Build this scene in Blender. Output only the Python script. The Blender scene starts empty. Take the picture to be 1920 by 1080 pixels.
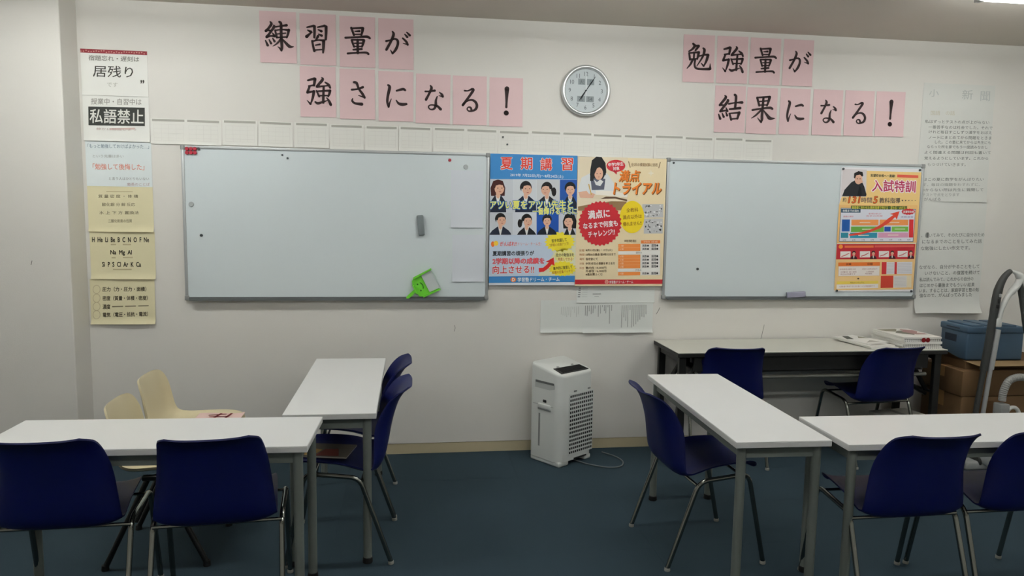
import bpy, bmesh, math, random
from mathutils import Vector, Matrix
random.seed(7)
PI = math.pi
scene = bpy.context.scene
COL = scene.collection

# ------------------------------------------------------------------ camera
cam_d = bpy.data.cameras.new('camera')
cam = bpy.data.objects.new('camera', cam_d)
COL.objects.link(cam)
F_PX, PITCH, YAW, ROLL = 1419.35, math.radians(6.2309), math.radians(-8.2621), math.radians(0.9265)
_f = Vector((-math.sin(YAW) * math.cos(PITCH), math.cos(YAW) * math.cos(PITCH), -math.sin(PITCH)))
_r = Vector((math.cos(YAW), math.sin(YAW), 0))
_u = _r.cross(_f)
_r2 = math.cos(ROLL) * _r + math.sin(ROLL) * _u
_u2 = -math.sin(ROLL) * _r + math.cos(ROLL) * _u
M = Matrix.Identity(4)
for i in range(3):
    M[i][0], M[i][1], M[i][2] = _r2[i], _u2[i], -_f[i]
M.translation = Vector((0, -4.818, 1.6125))
cam.matrix_world = M
cam_d.sensor_width = 36
cam_d.lens = 36 * F_PX / 1920
cam_d.clip_start = 0.05
scene.camera = cam

# ------------------------------------------------------------------ world, exposure, lamps' strengths
w = bpy.data.worlds.new('world')
scene.world = w
w.use_nodes = True
w.node_tree.nodes['Background'].inputs['Color'].default_value = (0.75, 0.85, 0.9, 1)
w.node_tree.nodes['Background'].inputs['Strength'].default_value = 0.15
scene.view_settings.view_transform = 'Standard'
scene.view_settings.look = 'None'
scene.view_settings.exposure = 0.27
scene.view_settings.gamma = 1.0
scene.view_settings.use_curve_mapping = False
LAMP_COLOR = (0.98, 1.0, 0.985, 1)
# every ceiling lamp: x, y of its centre, emission strength of its tubes
LAMPS = [(-1.50, -1.34, 40.0), (1.17, -1.36, 31.0), (3.45, -1.36, 29.0),
         (-1.50, -4.1, 32.0), (1.17, -4.1, 30.0), (3.45, -4.1, 30.0)]
CEIL = 2.76


def lin(c):
    c = c / 255.0
    return c / 12.92 if c <= 0.04045 else ((c + 0.055) / 1.055) ** 2.4


def rgb(r, g, b):
    return (lin(r), lin(g), lin(b), 1.0)


# ------------------------------------------------------------------ materials
MATS = {}


def mat(name, col, rough=0.6, metal=0.0, noise=0.0, scale=40.0, bump=0.0, emit=0.0, coat=0.0, spec=0.5, bscale=None):
    if name in MATS:
        return MATS[name]
    m = bpy.data.materials.new(name)
    m.use_nodes = True
    nt = m.node_tree
    b = nt.nodes['Principled BSDF']
    b.inputs['Base Color'].default_value = col
    b.inputs['Roughness'].default_value = rough
    b.inputs['Metallic'].default_value = metal
    b.inputs['Specular IOR Level'].default_value = spec
    if coat:
        b.inputs['Coat Weight'].default_value = coat
        b.inputs['Coat Roughness'].default_value = 0.1
    if emit:
        b.inputs['Emission Color'].default_value = col
        b.inputs['Emission Strength'].default_value = emit
    if noise or bump:
        tc = nt.nodes.new('ShaderNodeTexCoord')
        n = nt.nodes.new('ShaderNodeTexNoise')
        n.inputs['Scale'].default_value = scale
        n.inputs['Detail'].default_value = 4
        nt.links.new(tc.outputs['Object'], n.inputs['Vector'])
        if noise:
            r = nt.nodes.new('ShaderNodeMix')
            r.data_type = 'RGBA'
            r.inputs[6].default_value = tuple(max(0, c * (1 - noise)) for c in col[:3]) + (1,)
            r.inputs[7].default_value = tuple(min(1, c * (1 + noise)) for c in col[:3]) + (1,)
            nt.links.new(n.outputs['Fac'], r.inputs[0])
            nt.links.new(r.outputs[2], b.inputs['Base Color'])
        if bump:
            n2 = nt.nodes.new('ShaderNodeTexNoise')
            n2.inputs['Scale'].default_value = bscale or scale
            n2.inputs['Detail'].default_value = 3
            nt.links.new(tc.outputs['Object'], n2.inputs['Vector'])
            bp = nt.nodes.new('ShaderNodeBump')
            bp.inputs['Strength'].default_value = bump
            bp.inputs['Distance'].default_value = 0.002
            nt.links.new(n2.outputs['Fac'], bp.inputs['Height'])
            nt.links.new(bp.outputs['Normal'], b.inputs['Normal'])
    MATS[name] = m
    return m


def flat(r, g, b, rough=0.65):
    return mat('ink_%d_%d_%d' % (r, g, b), rgb(r, g, b), rough, spec=0.3)


WALL = mat('wall_paint', rgb(222, 219, 212), 0.75, noise=0.03, scale=1.3, bump=0.25, bscale=260)
CEILM = mat('ceiling_board', rgb(214, 206, 194), 0.9, noise=0.03, scale=3, bump=0.3, bscale=120)
BASEM = mat('baseboard_vinyl', rgb(196, 184, 152), 0.5, noise=0.03, scale=5)
CARPET = mat('carpet_loop', rgb(52, 68, 77), 0.95, noise=0.30, scale=420, bump=0.9, spec=0.15)
WHITE_TOP = mat('white_laminate', rgb(228, 228, 226), 0.38, noise=0.015, scale=3)
EDGE = mat('laminate_edge', rgb(206, 206, 204), 0.5)
STEEL = mat('grey_painted_steel', rgb(104, 110, 104), 0.45, noise=0.03, scale=20)
DSTEEL = mat('black_painted_steel', rgb(17, 18, 17), 0.45)
RUBBER = mat('black_rubber', rgb(18, 18, 18), 0.7)
CHROME = mat('chrome', rgb(138, 140, 134), 0.17, 1.0)
GLIDE = mat('pale_glide', rgb(150, 150, 142), 0.5)
BLUE = mat('blue_shell_plastic', rgb(4, 15, 76), 0.48, noise=0.05, scale=60, bump=0.15, bscale=500, spec=0.35)
CREAM = mat('cream_shell_plastic', rgb(216, 204, 168), 0.32)
BLACKTUBE = mat('black_tube', rgb(16, 16, 17), 0.4)
PINK = mat('pink_paper', rgb(224, 194, 195), 0.8, noise=0.02, scale=10)
INK = mat('brush_ink', rgb(44, 24, 24), 0.7)
PAPER = mat('white_paper', rgb(232, 232, 226), 0.8, noise=0.01, scale=8)
SLIP = mat('slip_paper', rgb(230, 229, 222), 0.8)
BOARD = mat('whiteboard_enamel', rgb(212, 221, 223), 0.28, noise=0.01, scale=2, spec=0.5)
ALU = mat('anodised_aluminium', rgb(176, 179, 179), 0.42, 0.3)
YELLOWP = mat('cream_yellow_paper', rgb(224, 216, 178), 0.8, noise=0.02, scale=6)
BLUEP = mat('pale_blue_paper', rgb(222, 230, 230), 0.8)
APPL = mat('white_appliance_plastic', rgb(216, 219, 215), 0.42)
APPD = mat('dark_vent', rgb(30, 31, 31), 0.6)
APPG = mat('grey_plastic', rgb(140, 142, 140), 0.5)
CARD = mat('cardboard', rgb(102, 76, 46), 0.85, noise=0.08, scale=12)
CARDL = mat('cardboard_inside', rgb(158, 132, 94), 0.85, noise=0.05, scale=12)
CRATE = mat('blue_grey_crate', rgb(62, 88, 110), 0.5, noise=0.03, scale=10)
CRATED = mat('crate_recess', rgb(30, 44, 60), 0.6)
VACG = mat('vacuum_grey', rgb(54, 56, 54), 0.5)
VACS = mat('vacuum_silver', rgb(190, 192, 192), 0.3, 0.5)
VACW = mat('vacuum_white', rgb(206, 207, 203), 0.4)
HOSE = mat('vacuum_hose', rgb(150, 150, 146), 0.5)
GREEN = mat('green_plastic', rgb(110, 208, 52), 0.4)
CLEAR = mat('clear_plate', rgb(196, 202, 202), 0.25)
GREYM = mat('grey_eraser', rgb(116, 124, 126), 0.7)
RED = mat('red_magnet', rgb(176, 28, 52), 0.4)
DARKM = mat('dark_magnet', rgb(58, 64, 66), 0.5)
GREYMAG = mat('clear_magnet', rgb(170, 176, 176), 0.3)
LAMPW = mat('lamp_housing', rgb(240, 240, 238), 0.5)
TUBES = {st: mat('lamp_tube_%d' % st, LAMP_COLOR, 0.5, emit=st) for _x, _y, st in LAMPS}



# ------------------------------------------------------------------ mesh helpers
class MB:
    def __init__(s):
        s.v, s.f, s.m = [], [], []

    def add(s, verts, faces, m=0):
        o = len(s.v)
        s.v += [tuple(p) for p in verts]
        for fc in faces:
            s.f.append(tuple(i + o for i in fc))
            s.m.append(m)
        return s

    def poly(s, pts, m=0):
        return s.add(pts, [tuple(range(len(pts)))], m)

    def box(s, x0, x1, y0, y1, z0, z1, m=0):
        v = [(x, y, z) for z in (z0, z1) for y in (y0, y1) for x in (x0, x1)]
        return s.add(v, [(0, 2, 3, 1), (4, 5, 7, 6), (0, 1, 5, 4), (2, 6, 7, 3), (0, 4, 6, 2), (1, 3, 7, 5)], m)

    def rbox(s, x0, x1, y0, y1, z0, z1, r=0.005, seg=2, m=0, mtx=None):
        bm = bmesh.new()
        bmesh.ops.create_cube(bm, size=1)
        for q in bm.verts:
            q.co = Vector(((x0 + x1) / 2 + q.co.x * (x1 - x0), (y0 + y1) / 2 + q.co.y * (y1 - y0), (z0 + z1) / 2 + q.co.z * (z1 - z0)))
        bmesh.ops.bevel(bm, geom=list(bm.edges), offset=r, segments=seg, profile=0.5, affect='EDGES')
        if mtx is not None:
            bm.transform(mtx)
        return s.bm(bm, m)

    def bm(s, bm, m=0):
        bm.verts.ensure_lookup_table()
        bm.verts.index_update()
        s.add([q.co[:] for q in bm.verts], [tuple(q.index for q in fc.verts) for fc in bm.faces], m)
        bm.free()
        return s

    def tube(s, path, r, n=10, m=0, caps=True):
        path = [Vector(p) for p in path]
        k = len(path)
        rs = r if isinstance(r, (list, tuple)) else [r] * k
        o = len(s.v)
        up = None
        for i, p in enumerate(path):
            t = (path[min(i + 1, k - 1)] - path[max(i - 1, 0)]).normalized()
            if up is None:
                a = Vector((0, 0, 1)) if abs(t.z) < 0.9 else Vector((1, 0, 0))
                up = (a - t * a.dot(t)).normalized()
            else:
                up = (up - t * up.dot(t)).normalized()
            sd = t.cross(up)
            for j in range(n):
                a = 2 * PI * j / n
                s.v.append(tuple(p + (up * math.cos(a) + sd * math.sin(a)) * rs[i]))
        for i in range(k - 1):
            for j in range(n):
                a, b = o + i * n + j, o + i * n + (j + 1) % n
                s.f.append((a, b, b + n, a + n))
                s.m.append(m)
        if caps:
            s.f.append(tuple(o + j for j in reversed(range(n))))
            s.f.append(tuple(o + (k - 1) * n + j for j in range(n)))
            s.m += [m, m]
        return s

    def lathe(s, prof, n=24, m=0, mtx=None):
        # prof: (radius, height) about local z
        o = len(s.v)
        for (r, h) in prof:
            for j in range(n):
                a = 2 * PI * j / n
                p = Vector((r * math.cos(a), r * math.sin(a), h))
                if mtx is not None:
                    p = mtx @ p
                s.v.append(tuple(p))
        for i in range(len(prof) - 1):
            for j in range(n):
                a, b = o + i * n + j, o + i * n + (j + 1) % n
                s.f.append((a, b, b + n, a + n))
                s.m.append(m)
        s.f.append(tuple(o + j for j in reversed(range(n))))
        s.f.append(tuple(o + (len(prof) - 1) * n + j for j in range(n)))
        s.m += [m, m]
        return s

    def prism(s, pts, z0, z1, m=0):
        n = len(pts)
        v = [(x, y, z0) for x, y in pts] + [(x, y, z1) for x, y in pts]
        f = [tuple(reversed(range(n))), tuple(range(n, 2 * n))] + [(i, (i + 1) % n, (i + 1) % n + n, i + n) for i in range(n)]
        return s.add(v, f, m)

    def grid(s, fn, nu, nv, m=0):
        v = [fn(i / nu, j / nv) for j in range(nv + 1) for i in range(nu + 1)]
        f = [(j * (nu + 1) + i, j * (nu + 1) + i + 1, (j + 1) * (nu + 1) + i + 1, (j + 1) * (nu + 1) + i) for j in range(nv) for i in range(nu)]
        return s.add(v, f, m)

    def mesh(s, name, mats, smooth=None, recalc=True):
        me = bpy.data.meshes.new(name)
        me.from_pydata(s.v, [], s.f)
        for q in (mats if isinstance(mats, (list, tuple)) else [mats]):
            me.materials.append(q)
        me.polygons.foreach_set('material_index', s.m)
        if recalc:
            b = bmesh.new()
            b.from_mesh(me)
            bmesh.ops.recalc_face_normals(b, faces=b.faces)
            b.to_mesh(me)
            b.free()
        if smooth:
            me.polygons.foreach_set('use_smooth', [True] * len(me.polygons))
            me.set_sharp_from_angle(angle=math.radians(smooth))
        me.update()
        return me

    def build(s, name, mats, parent=None, smooth=None, recalc=True):
        o = bpy.data.objects.new(name, s.mesh(name, mats, smooth, recalc))
        COL.objects.link(o)
        if parent is not None:
            o.parent = parent
        return o


def tag(o, label=None, cat=None, group=None, kind=None):
    if label:
        o['label'] = label
    if cat:
        o['category'] = cat
    if group:
        o['group'] = group
    if kind:
        o['kind'] = kind
    return o


def thing(name, label, cat, loc=(0, 0, 0), rz=0.0, group=None):
    o = bpy.data.objects.new(name, None)
    o.empty_display_size = 0.1
    COL.objects.link(o)
    o.location = loc
    o.rotation_euler = (0, 0, rz)
    return tag(o, label, cat, group)


def copy_tree(o, parent=None):
    c = o.copy()
    COL.objects.link(c)
    if parent is not None:
        c.parent = parent
    for ch in list(o.children):
        copy_tree(ch, c)
    return c


def smooth_path(pts, n=6):
    P = [Vector(p) for p in pts]
    out = []
    for i in range(len(P) - 1):
        p0, p1, p2, p3 = P[max(i - 1, 0)], P[i], P[i + 1], P[min(i + 2, len(P) - 1)]
        for k in range(n):
            t = k / n
            out.append(0.5 * ((2 * p1) + (p2 - p0) * t + (2 * p0 - 5 * p1 + 4 * p2 - p3) * t * t + (3 * p1 - p0 - 3 * p2 + p3) * t ** 3))
    out.append(P[-1])
    return out


def round_corners(pts, r, n=5):
    # polyline with filleted inner corners
    P = [Vector(p) for p in pts]
    out = [P[0]]
    for i in range(1, len(P) - 1):
        a, b, c = P[i - 1], P[i], P[i + 1]
        d1, d2 = (a - b), (c - b)
        q = min(r, d1.length * 0.49, d2.length * 0.49)
        s, e = b + d1.normalized() * q, b + d2.normalized() * q
        for k in range(n + 1):
            t = k / n
            out.append((1 - t) ** 2 * s + 2 * t * (1 - t) * b + t * t * e)
    out.append(P[-1])
    return out


# ------------------------------------------------------------------ lettering
_tcache = {}


def text_mesh(body, offset=0.0, shear=0.0, spacing=1.0):
    key = (body, offset, shear, spacing)
    if key in _tcache:
        return _tcache[key]
    cu = bpy.data.curves.new('lettering', 'FONT')
    cu.body = body
    cu.size = 1.0
    cu.offset = offset
    cu.shear = shear
    cu.space_character = spacing
    cu.resolution_u = 2
    cu.fill_mode = 'FRONT'
    ob = bpy.data.objects.new('lettering', cu)
    COL.objects.link(ob)
    dg = bpy.context.evaluated_depsgraph_get()
    dg.update()
    me = bpy.data.meshes.new_from_object(ob.evaluated_get(dg))
    v = [(p.co.x, p.co.y) for p in me.vertices]
    f = [tuple(p.vertices) for p in me.polygons]
    bpy.data.objects.remove(ob)
    bpy.data.curves.remove(cu)
    bpy.data.meshes.remove(me)
    _tcache[key] = (v, f)
    return v, f


def bounds(v):
    xs, ys = [p[0] for p in v], [p[1] for p in v]
    return min(xs), min(ys), max(xs), max(ys)


BRUSH = 1.48


class Print:
    """A flat printed sheet: shapes given in the coordinates of a quad (tl, tr, br, bl) that maps to W x H metres.
    Local axes of the sheet object: x right, z up, the wall behind at +y."""

    def __init__(s, obj, quad, W, H):
        s.o, s.q, s.W, s.H, s.parts = obj, quad, W, H, {}
        s.fn = SHEET_FN.get(obj.name)

    def uv(s, x, y):
        tl, tr, br, bl = s.q
        v = 0.5
        for _ in range(4):
            ym0, ym1 = tl[1], bl[1]
            u = 0.5
            xl = tl[0] + (bl[0] - tl[0]) * v
            xr = tr[0] + (br[0] - tr[0]) * v
            u = (x - xl) / (xr - xl)
            yt = tl[1] + (tr[1] - tl[1]) * u
            yb = bl[1] + (br[1] - bl[1]) * u
            v = (y - yt) / (yb - yt)
        return u * s.W, v * s.H

    def p3(s, x, y, lv):
        a, b = s.uv(x, y)
        yy = s.fn(min(1, max(0, a / s.W)), min(1, max(0, b / s.H)))[1] if s.fn else 0.0
        return (a, yy - 0.0009 - 0.00035 * lv, -b)

    SPLIT = ('lettering', 'handwriting', 'detail_lettering', 'small_lettering', 'body_lettering', 'cheer_lettering', 'slogan_lettering', 'subtitle_lettering', 'heading_lettering')

    def mb(s, part, material):
        d = s.parts.setdefault(part, [MB(), []])
        if material not in d[1]:
            d[1].append(material)
        return d[0], d[1].index(material)

    def poly(s, part, pts, material, lv=1):
        mb, i = s.mb(part, material)
        mb.poly([s.p3(x, y, lv) for x, y in pts], i)

    def rect(s, part, x0, y0, x1, y1, material, lv=1):
        s.poly(part, [(x0, y0), (x1, y0), (x1, y1), (x0, y1)], material, lv)

    def ell(s, part, cx, cy, rx, ry, material, lv=1, n=18, a0=0, a1=360):
        full = a1 - a0 >= 360
        k = n if full else n + 1
        s.poly(part, [(cx + rx * math.cos(math.radians(a0 + (a1 - a0) * i / n)), cy + ry * math.sin(math.radians(a0 + (a1 - a0) * i / n))) for i in range(k)], material, lv)

    def star(s, part, cx, cy, rx, ry, n, inner, material, lv=1):
        mb, i = s.mb(part, material)
        ring = []
        for k in range(2 * n):
            a = PI * k / n
            q = 1 if k % 2 == 0 else inner
            ring.append(s.p3(cx + rx * q * math.cos(a), cy + ry * q * math.sin(a), lv))
        c = s.p3(cx, cy, lv)
        mb.add([c] + ring, [(0, 1 + k, 1 + (k + 1) % (2 * n)) for k in range(2 * n)], i)

    def text(s, part, body, cx, cy, wd, ht, material, lv=2, rot=0, offset=0.0, shear=0.0, spacing=1.0):
        v, f = text_mesh(body, 0.0, shear, spacing)
        if not v:
            return
        if part in s.SPLIT:
            part = '%s#%s' % (part, body)
        x0, y0, x1, y1 = bounds(v)
        ca, sa = math.cos(math.radians(rot)), math.sin(math.radians(rot))
        mb, i = s.mb(part, material)
        kx, ky = wd / (x1 - x0), ht / (y1 - y0)
        shifts = [(0, 0)]
        if offset > 0:
            nn = 4 if offset <= 0.02 else 8
            shifts += [(offset * kx * math.cos(2 * PI * k / nn + 0.4), offset * ky * math.sin(2 * PI * k / nn + 0.4)) for k in range(nn)]
        for q, (dx, dy) in enumerate(shifts):
            pts = []
            for (x, y) in v:
                a = (x - x0) * kx - wd / 2 + dx
                b = ht / 2 - (y - y0) * ky + dy
                pts.append(s.p3(cx + a * ca - b * sa, cy + a * sa + b * ca, lv + 0.05 * q))
            mb.add(pts, f, i)

    def otext(s, part, body, cx, cy, wd, ht, fill, line, lv=2, rot=0, off=0.05, bold=0.01, shear=0.0):
        part = part if '#' in part else '%s#%s' % (part, body)
        s.text(part, body, cx, cy, wd, ht, line, lv, rot, off, shear)
        s.text(part, body, cx, cy, wd, ht, fill, lv + 0.7, rot, bold, shear)

    def stroke(s, part, pts, material, lv=1, n=7):
        q = smooth_path([(p[0], p[1], p[2]) for p in pts], n)
        if len(pts) == 2:
            q = [Vector(pts[0]).lerp(Vector(pts[1]), t / 4) for t in range(5)]
        mb, mi = s.mb(part, material)
        L, R = [], []
        for i, c in enumerate(q):
            a, b = q[max(i - 1, 0)], q[min(i + 1, len(q) - 1)]
            d = Vector((b.x - a.x, b.y - a.y))
            d = d.normalized() if d.length else Vector((1, 0))
            h = c.z * BRUSH / 2
            L.append((c.x - d.y * h, c.y + d.x * h))
            R.append((c.x + d.y * h, c.y - d.x * h))
        vs = [s.p3(x, y, lv) for x, y in L] + [s.p3(x, y, lv) for x, y in R]
        k = len(q)
        mb.add(vs, [(i, i + 1, k + i + 1, k + i) for i in range(k - 1)], mi)
        for c in (q[0], q[-1]):
            mb.poly([s.p3(c.x + c.z * BRUSH / 2 * math.cos(a * PI / 5), c.y + c.z * BRUSH / 2 * math.sin(a * PI / 5), lv) for a in range(10)], mi)

    def finish(s, labels=None):
        for name, (mb, mats) in s.parts.items():
            nm = name.split('#')[0]
            o = mb.build(nm, mats, s.o, recalc=False)
            # all faces towards the room
            me = o.data
            b = bmesh.new()
            b.from_mesh(me)
            b.normal_update()
            bmesh.ops.reverse_faces(b, faces=[fc for fc in b.faces if fc.normal.y > 0])
            b.to_mesh(me)
            b.free()
            if nm in ('handwriting', 'timetable_lettering', 'vertical_print', 'table_lines', 'print_lines', 'dot_print'):
                o['kind'] = 'stuff'
            if labels and name in labels:
                o['label'] = labels[name]


SHEET_FN = {}


def sheet(name, label, cat, x, z, W, H, material, group=None, y=-0.0012, tilt=0.0, curl=0.0, rot=0.0, nu=8, nv=16, wave=0.0, th=0.0005):
    """A sheet of paper on the back wall; (x, z) is its top left corner; tilt lifts the lower edge off the wall."""
    mb = MB()

    def fn(u, v):
        t = max(0.0, (v - 0.86) / 0.14)
        yy = -curl * t * t * (1 + 0.3 * math.sin(u * 5 + x)) - wave * math.sin(u * PI * 2 + x) * v * v
        return (u * W, yy, -v * H)
    mb.grid(fn, nu, nv)
    n = len(mb.v)
    front = list(mb.f)
    mb.v += [(p[0], p[1] + th, p[2]) for p in mb.v]
    mb.f += [tuple(reversed([i + n for i in fc])) for fc in front]
    mb.m += [0] * len(front)
    ring = [i for i in range(nu + 1)] + [j * (nu + 1) + nu for j in range(1, nv + 1)] + [nv * (nu + 1) + i for i in reversed(range(nu))] + [j * (nu + 1) for j in reversed(range(1, nv))]
    for a, b in zip(ring, ring[1:] + ring[:1]):
        mb.f.append((a, b, b + n, a + n))
        mb.m.append(0)
    o = mb.build(name, material, smooth=30)
    SHEET_FN[o.name] = fn
    o.location = (x, y - th, z)
    o.rotation_euler = (-tilt, rot, 0)
    return tag(o, label, cat, group)


def ordinal(i):
    return ['first', 'second', 'third', 'fourth', 'fifth', 'sixth', 'seventh', 'eighth', 'ninth', 'tenth', 'eleventh', 'twelfth',
            'thirteenth', 'fourteenth', 'fifteenth', 'sixteenth', 'seventeenth', 'eighteenth', 'nineteenth'][i]


# ================================================================== the setting
XL, XR, YF = -3.2, 4.75, -6.6


def struct(name, mb, m, smooth=None):
    return tag(mb.build(name, m, smooth=smooth), kind='structure')


struct('floor', MB().box(XL, XR, YF, 0.0, -0.1, -0.006), mat('floor_slab', rgb(48, 58, 66), 0.95))
floor = bpy.data.objects['floor']
tile_me = MB().box(0, 0.4996, 0, 0.4996, -0.006, 0.0).mesh('carpet_tile', CARPET)
for i in range(-7, 10):
    for j in range(1, 9):
        x, y = 0.18 + i * 0.5, -j * 0.5
        if x < XL or x + 0.5 > XR + 0.2:
            continue
        t = bpy.data.objects.new('carpet_tile', tile_me)
        COL.objects.link(t)
        t.location = (x, y, random.uniform(-0.0002, 0))
        t.parent = floor
rest = MB().box(XL, XR, YF, -4.0, -0.006, 0.0).build('carpet', CARPET, floor)
struct('ceiling', MB().box(XL, XR, YF, 0.1, CEIL, CEIL + 0.1), CEILM)
struct('wall_back', MB().box(XL, XR, 0.0, 0.12, -0.1, CEIL), WALL)
struct('wall_left', MB().box(XL - 0.1, XL, YF, 0.12, -0.1, CEIL), WALL)
struct('wall_right', MB().box(XR, XR + 0.1, YF, 0.12, -0.1, CEIL), WALL)
struct('wall_front', MB().box(XL, XR, YF - 0.1, YF, -0.1, CEIL), WALL)
struct('pillar', MB().rbox(XL, -1.864, -0.225, 0.05, -0.05, CEIL + 0.02, 0.006, 2), WALL)
bb = MB()
bb.box(-1.864, XR, -0.008, 0.0, 0.0, 0.066)
bb.box(-1.864, XR, -0.0095, 0.0, 0.06, 0.066)
struct('baseboard_back', bb, BASEM)
struct('baseboard_left', MB().box(XL, -1.856, -0.233, -0.2255, 0.0, 0.066).box(-1.8635, -1.856, -0.2255, -0.008, 0, 0.066), BASEM)
# pencil scratches and scuffs on the plaster
scr = MB()
for path in ([(2.446, 0.83), (2.436, 0.78), (2.430, 0.745), (2.421, 0.714)], [(0.329, 0.84), (0.334, 0.822), (0.328, 0.80)],
             [(1.70, 0.95), (1.69, 0.93), (1.675, 0.905)]):
    scr.tube([(x, -0.0004, z) for x, z in path], 0.0016, 5)
scr.tube([(-2.065, -0.2254, 1.26), (-2.072, -0.2254, 1.235)], 0.0018, 5)
so = scr.build('pencil_scratch', flat(120, 120, 112), bpy.data.objects['wall_back'])

# ceiling lamps
for k, (lx, ly, watt) in enumerate(LAMPS):
    row = 'front' if k < 3 else 'rear'
    t = thing('ceiling_lamp', 'twin tube white ceiling lamp, %s in the %s row' % (['left one', 'middle one', 'right one'][k % 3], row), 'lamp', (lx, ly, CEIL), 0, 'ceiling lamps')
    MB().rbox(-0.63, 0.63, -0.11, 0.11, -0.055, -0.001, 0.01).build('housing', LAMPW, t, 30)
    for s in (-1, 1):
        MB().tube([(-0.60, s * 0.07, -0.085), (0.60, s * 0.07, -0.085)], 0.016, 12).build('lamp_tube', TUBES[watt], t, 30)
        for sx in (-0.614, 0.614):
            MB().box(sx - 0.014, sx + 0.014, s * 0.07 - 0.02, s * 0.07 + 0.02, -0.105, -0.05).build('socket', LAMPW, t)

# ================================================================== whiteboards
RAILD = mat('dark_grey_rail', rgb(92, 97, 97), 0.5)


def whiteboard(name, label, x0, x1, z0, z1):
    t = thing(name, label, 'whiteboard', ((x0 + x1) / 2, 0, z0), 0, 'whiteboards on the back wall')
    hw, H = (x1 - x0) / 2, z1 - z0
    MB().box(-hw + 0.008, hw - 0.008, -0.016, -0.001, 0.008, H - 0.008).build('writing_surface', BOARD, t)
    for s in (-1, 1):
        MB().rbox(min(s * hw, s * (hw - 0.018)), max(s * hw, s * (hw - 0.018)), -0.022, -0.001, 0.012, H - 0.012, 0.004).build('side_rail', ALU, t, 30)
    MB().rbox(-hw, hw, -0.022, -0.001, H - 0.018, H, 0.004).build('top_rail', ALU, t, 30)
    MB().rbox(-hw, hw, -0.024, -0.001, 0.0, 0.017, 0.003).build('bottom_rail', RAILD, t, 30)
    MB().box(-hw + 0.03, hw - 0.03, -0.050, -0.022, -0.002, 0.003).box(-hw + 0.03, hw - 0.03, -0.052, -0.049, -0.002, 0.009).build('marker_tray', RAILD, t)
    for sx in (-1, 1):
        for zz in (0.0, H - 0.024):
            MB().rbox(min(sx * (hw + 0.003), sx * (hw - 0.024)), max(sx * (hw + 0.003), sx * (hw - 0.024)), -0.025, -0.001, zz - 0.002, zz + 0.026, 0.005).build('corner_cap', APPG, t, 30)
    return t


BX0, BX1, BZ0, BZ1 = -1.307, 0.541, 1.010, 1.936
CX0, CX1 = 1.705, 3.545
whiteboard('whiteboard', 'blank whiteboard left of the blue poster, green dustpan at its foot', BX0, BX1, BZ0, BZ1)
whiteboard('whiteboard', 'blank whiteboard right of the cream poster, orange poster on its right end', CX0, CX1, 1.010, BZ1)


def eraser(label, x, z, a, L, m, y=-0.016):
    t = thing('whiteboard_eraser', label, 'eraser', (x, y, z), 0, 'whiteboard erasers')
    t.rotation_euler = (0, a, 0)
    MB().rbox(-L / 2, L / 2, -0.026, -0.009, -0.02, 0.02, 0.007, 3).build('grip', m, t, 40)
    MB().rbox(-L / 2 + 0.003, L / 2 - 0.003, -0.009, 0.0, -0.019, 0.019, 0.002).build('felt_pad', flat(90, 96, 98), t, 40)
    return t


eraser('grey eraser stuck upright on the left whiteboard', 0.112, 1.479, PI / 2 - 0.09, 0.128, GREYM)
eraser('lilac grey eraser lying on the tray of the right whiteboard', 2.642, 1.041, -0.05, 0.135, mat('lilac_eraser', rgb(150, 150, 168), 0.7), y=-0.026)

# mini dustpan on the tray
dp = thing('dustpan', 'small lime green dustpan with a smiling face leaning on the left whiteboard', 'dustpan', (0.09, -0.03, 1.016))
DPR = Matrix.Translation((0.050, 0, 0.096)) @ Matrix.Rotation(math.radians(-28), 4, 'Y')


def dpt(pts, y):
    return [tuple(DPR @ Vector((a, y, b))) for a, b in pts]


def dprism(pts, y0, y1, m=0, mb=None):
    mb = mb or MB()
    n = len(pts)
    mb.add(dpt(pts, y0) + dpt(pts, y1), [tuple(range(n)), tuple(reversed(range(n, 2 * n)))] + [(i, (i + 1) % n, (i + 1) % n + n, i + n) for i in range(n)], m)
    return mb


pan = [(-0.075, -0.03), (-0.07, -0.055), (-0.045, -0.068), (0.062, -0.070), (0.072, 0.066), (-0.045, 0.066), (-0.066, 0.052), (-0.073, 0.03)]
mb = dprism(pan, -0.004, 0.004)
dprism([(-0.05, 0.06), (0.078, 0.062), (0.078, 0.070), (-0.05, 0.070)], -0.022, 0.0, 0, mb)
dprism([(-0.05, -0.072), (0.07, -0.078), (0.07, -0.070), (-0.05, -0.064)], -0.022, 0.0, 0, mb)
dprism([(-0.08, -0.03), (-0.070, -0.03), (-0.068, 0.032), (-0.076, 0.032)], -0.022, 0.0, 0, mb)
mb.build('pan', GREEN, dp)
dprism([(0.0, -0.06), (0.068, -0.064), (0.07, 0.058), (0.002, 0.058)], -0.009, -0.0045).build('clear_plate', CLEAR, dp)
dprism([(-0.075, -0.018), (-0.075, 0.0), (-0.10, -0.006), (-0.142, -0.018), (-0.148, -0.028), (-0.14, -0.036), (-0.10, -0.028)], -0.012, 0.0).build('handle', GREEN, dp)
fb = MB()
for (a, b) in ((-0.052, 0.018), (-0.052, -0.026)):
    fb.lathe([(0.005, 0), (0.005, 0.002)], 10, 0, DPR @ Matrix.Translation((a + 0.008, -0.004, b)) @ Matrix.Rotation(PI / 2, 4, 'X'))
sm = [(-0.030 + 0.012 * math.cos(q), -0.0055, 0.022 * math.sin(q)) for q in [(-1.3 + 2.6 * i / 8) for i in range(9)]]
fb.tube([tuple(DPR @ Vector(p)) for p in sm], 0.0022, 6)
fb.build('face_print', flat(40, 96, 30), dp)

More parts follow.
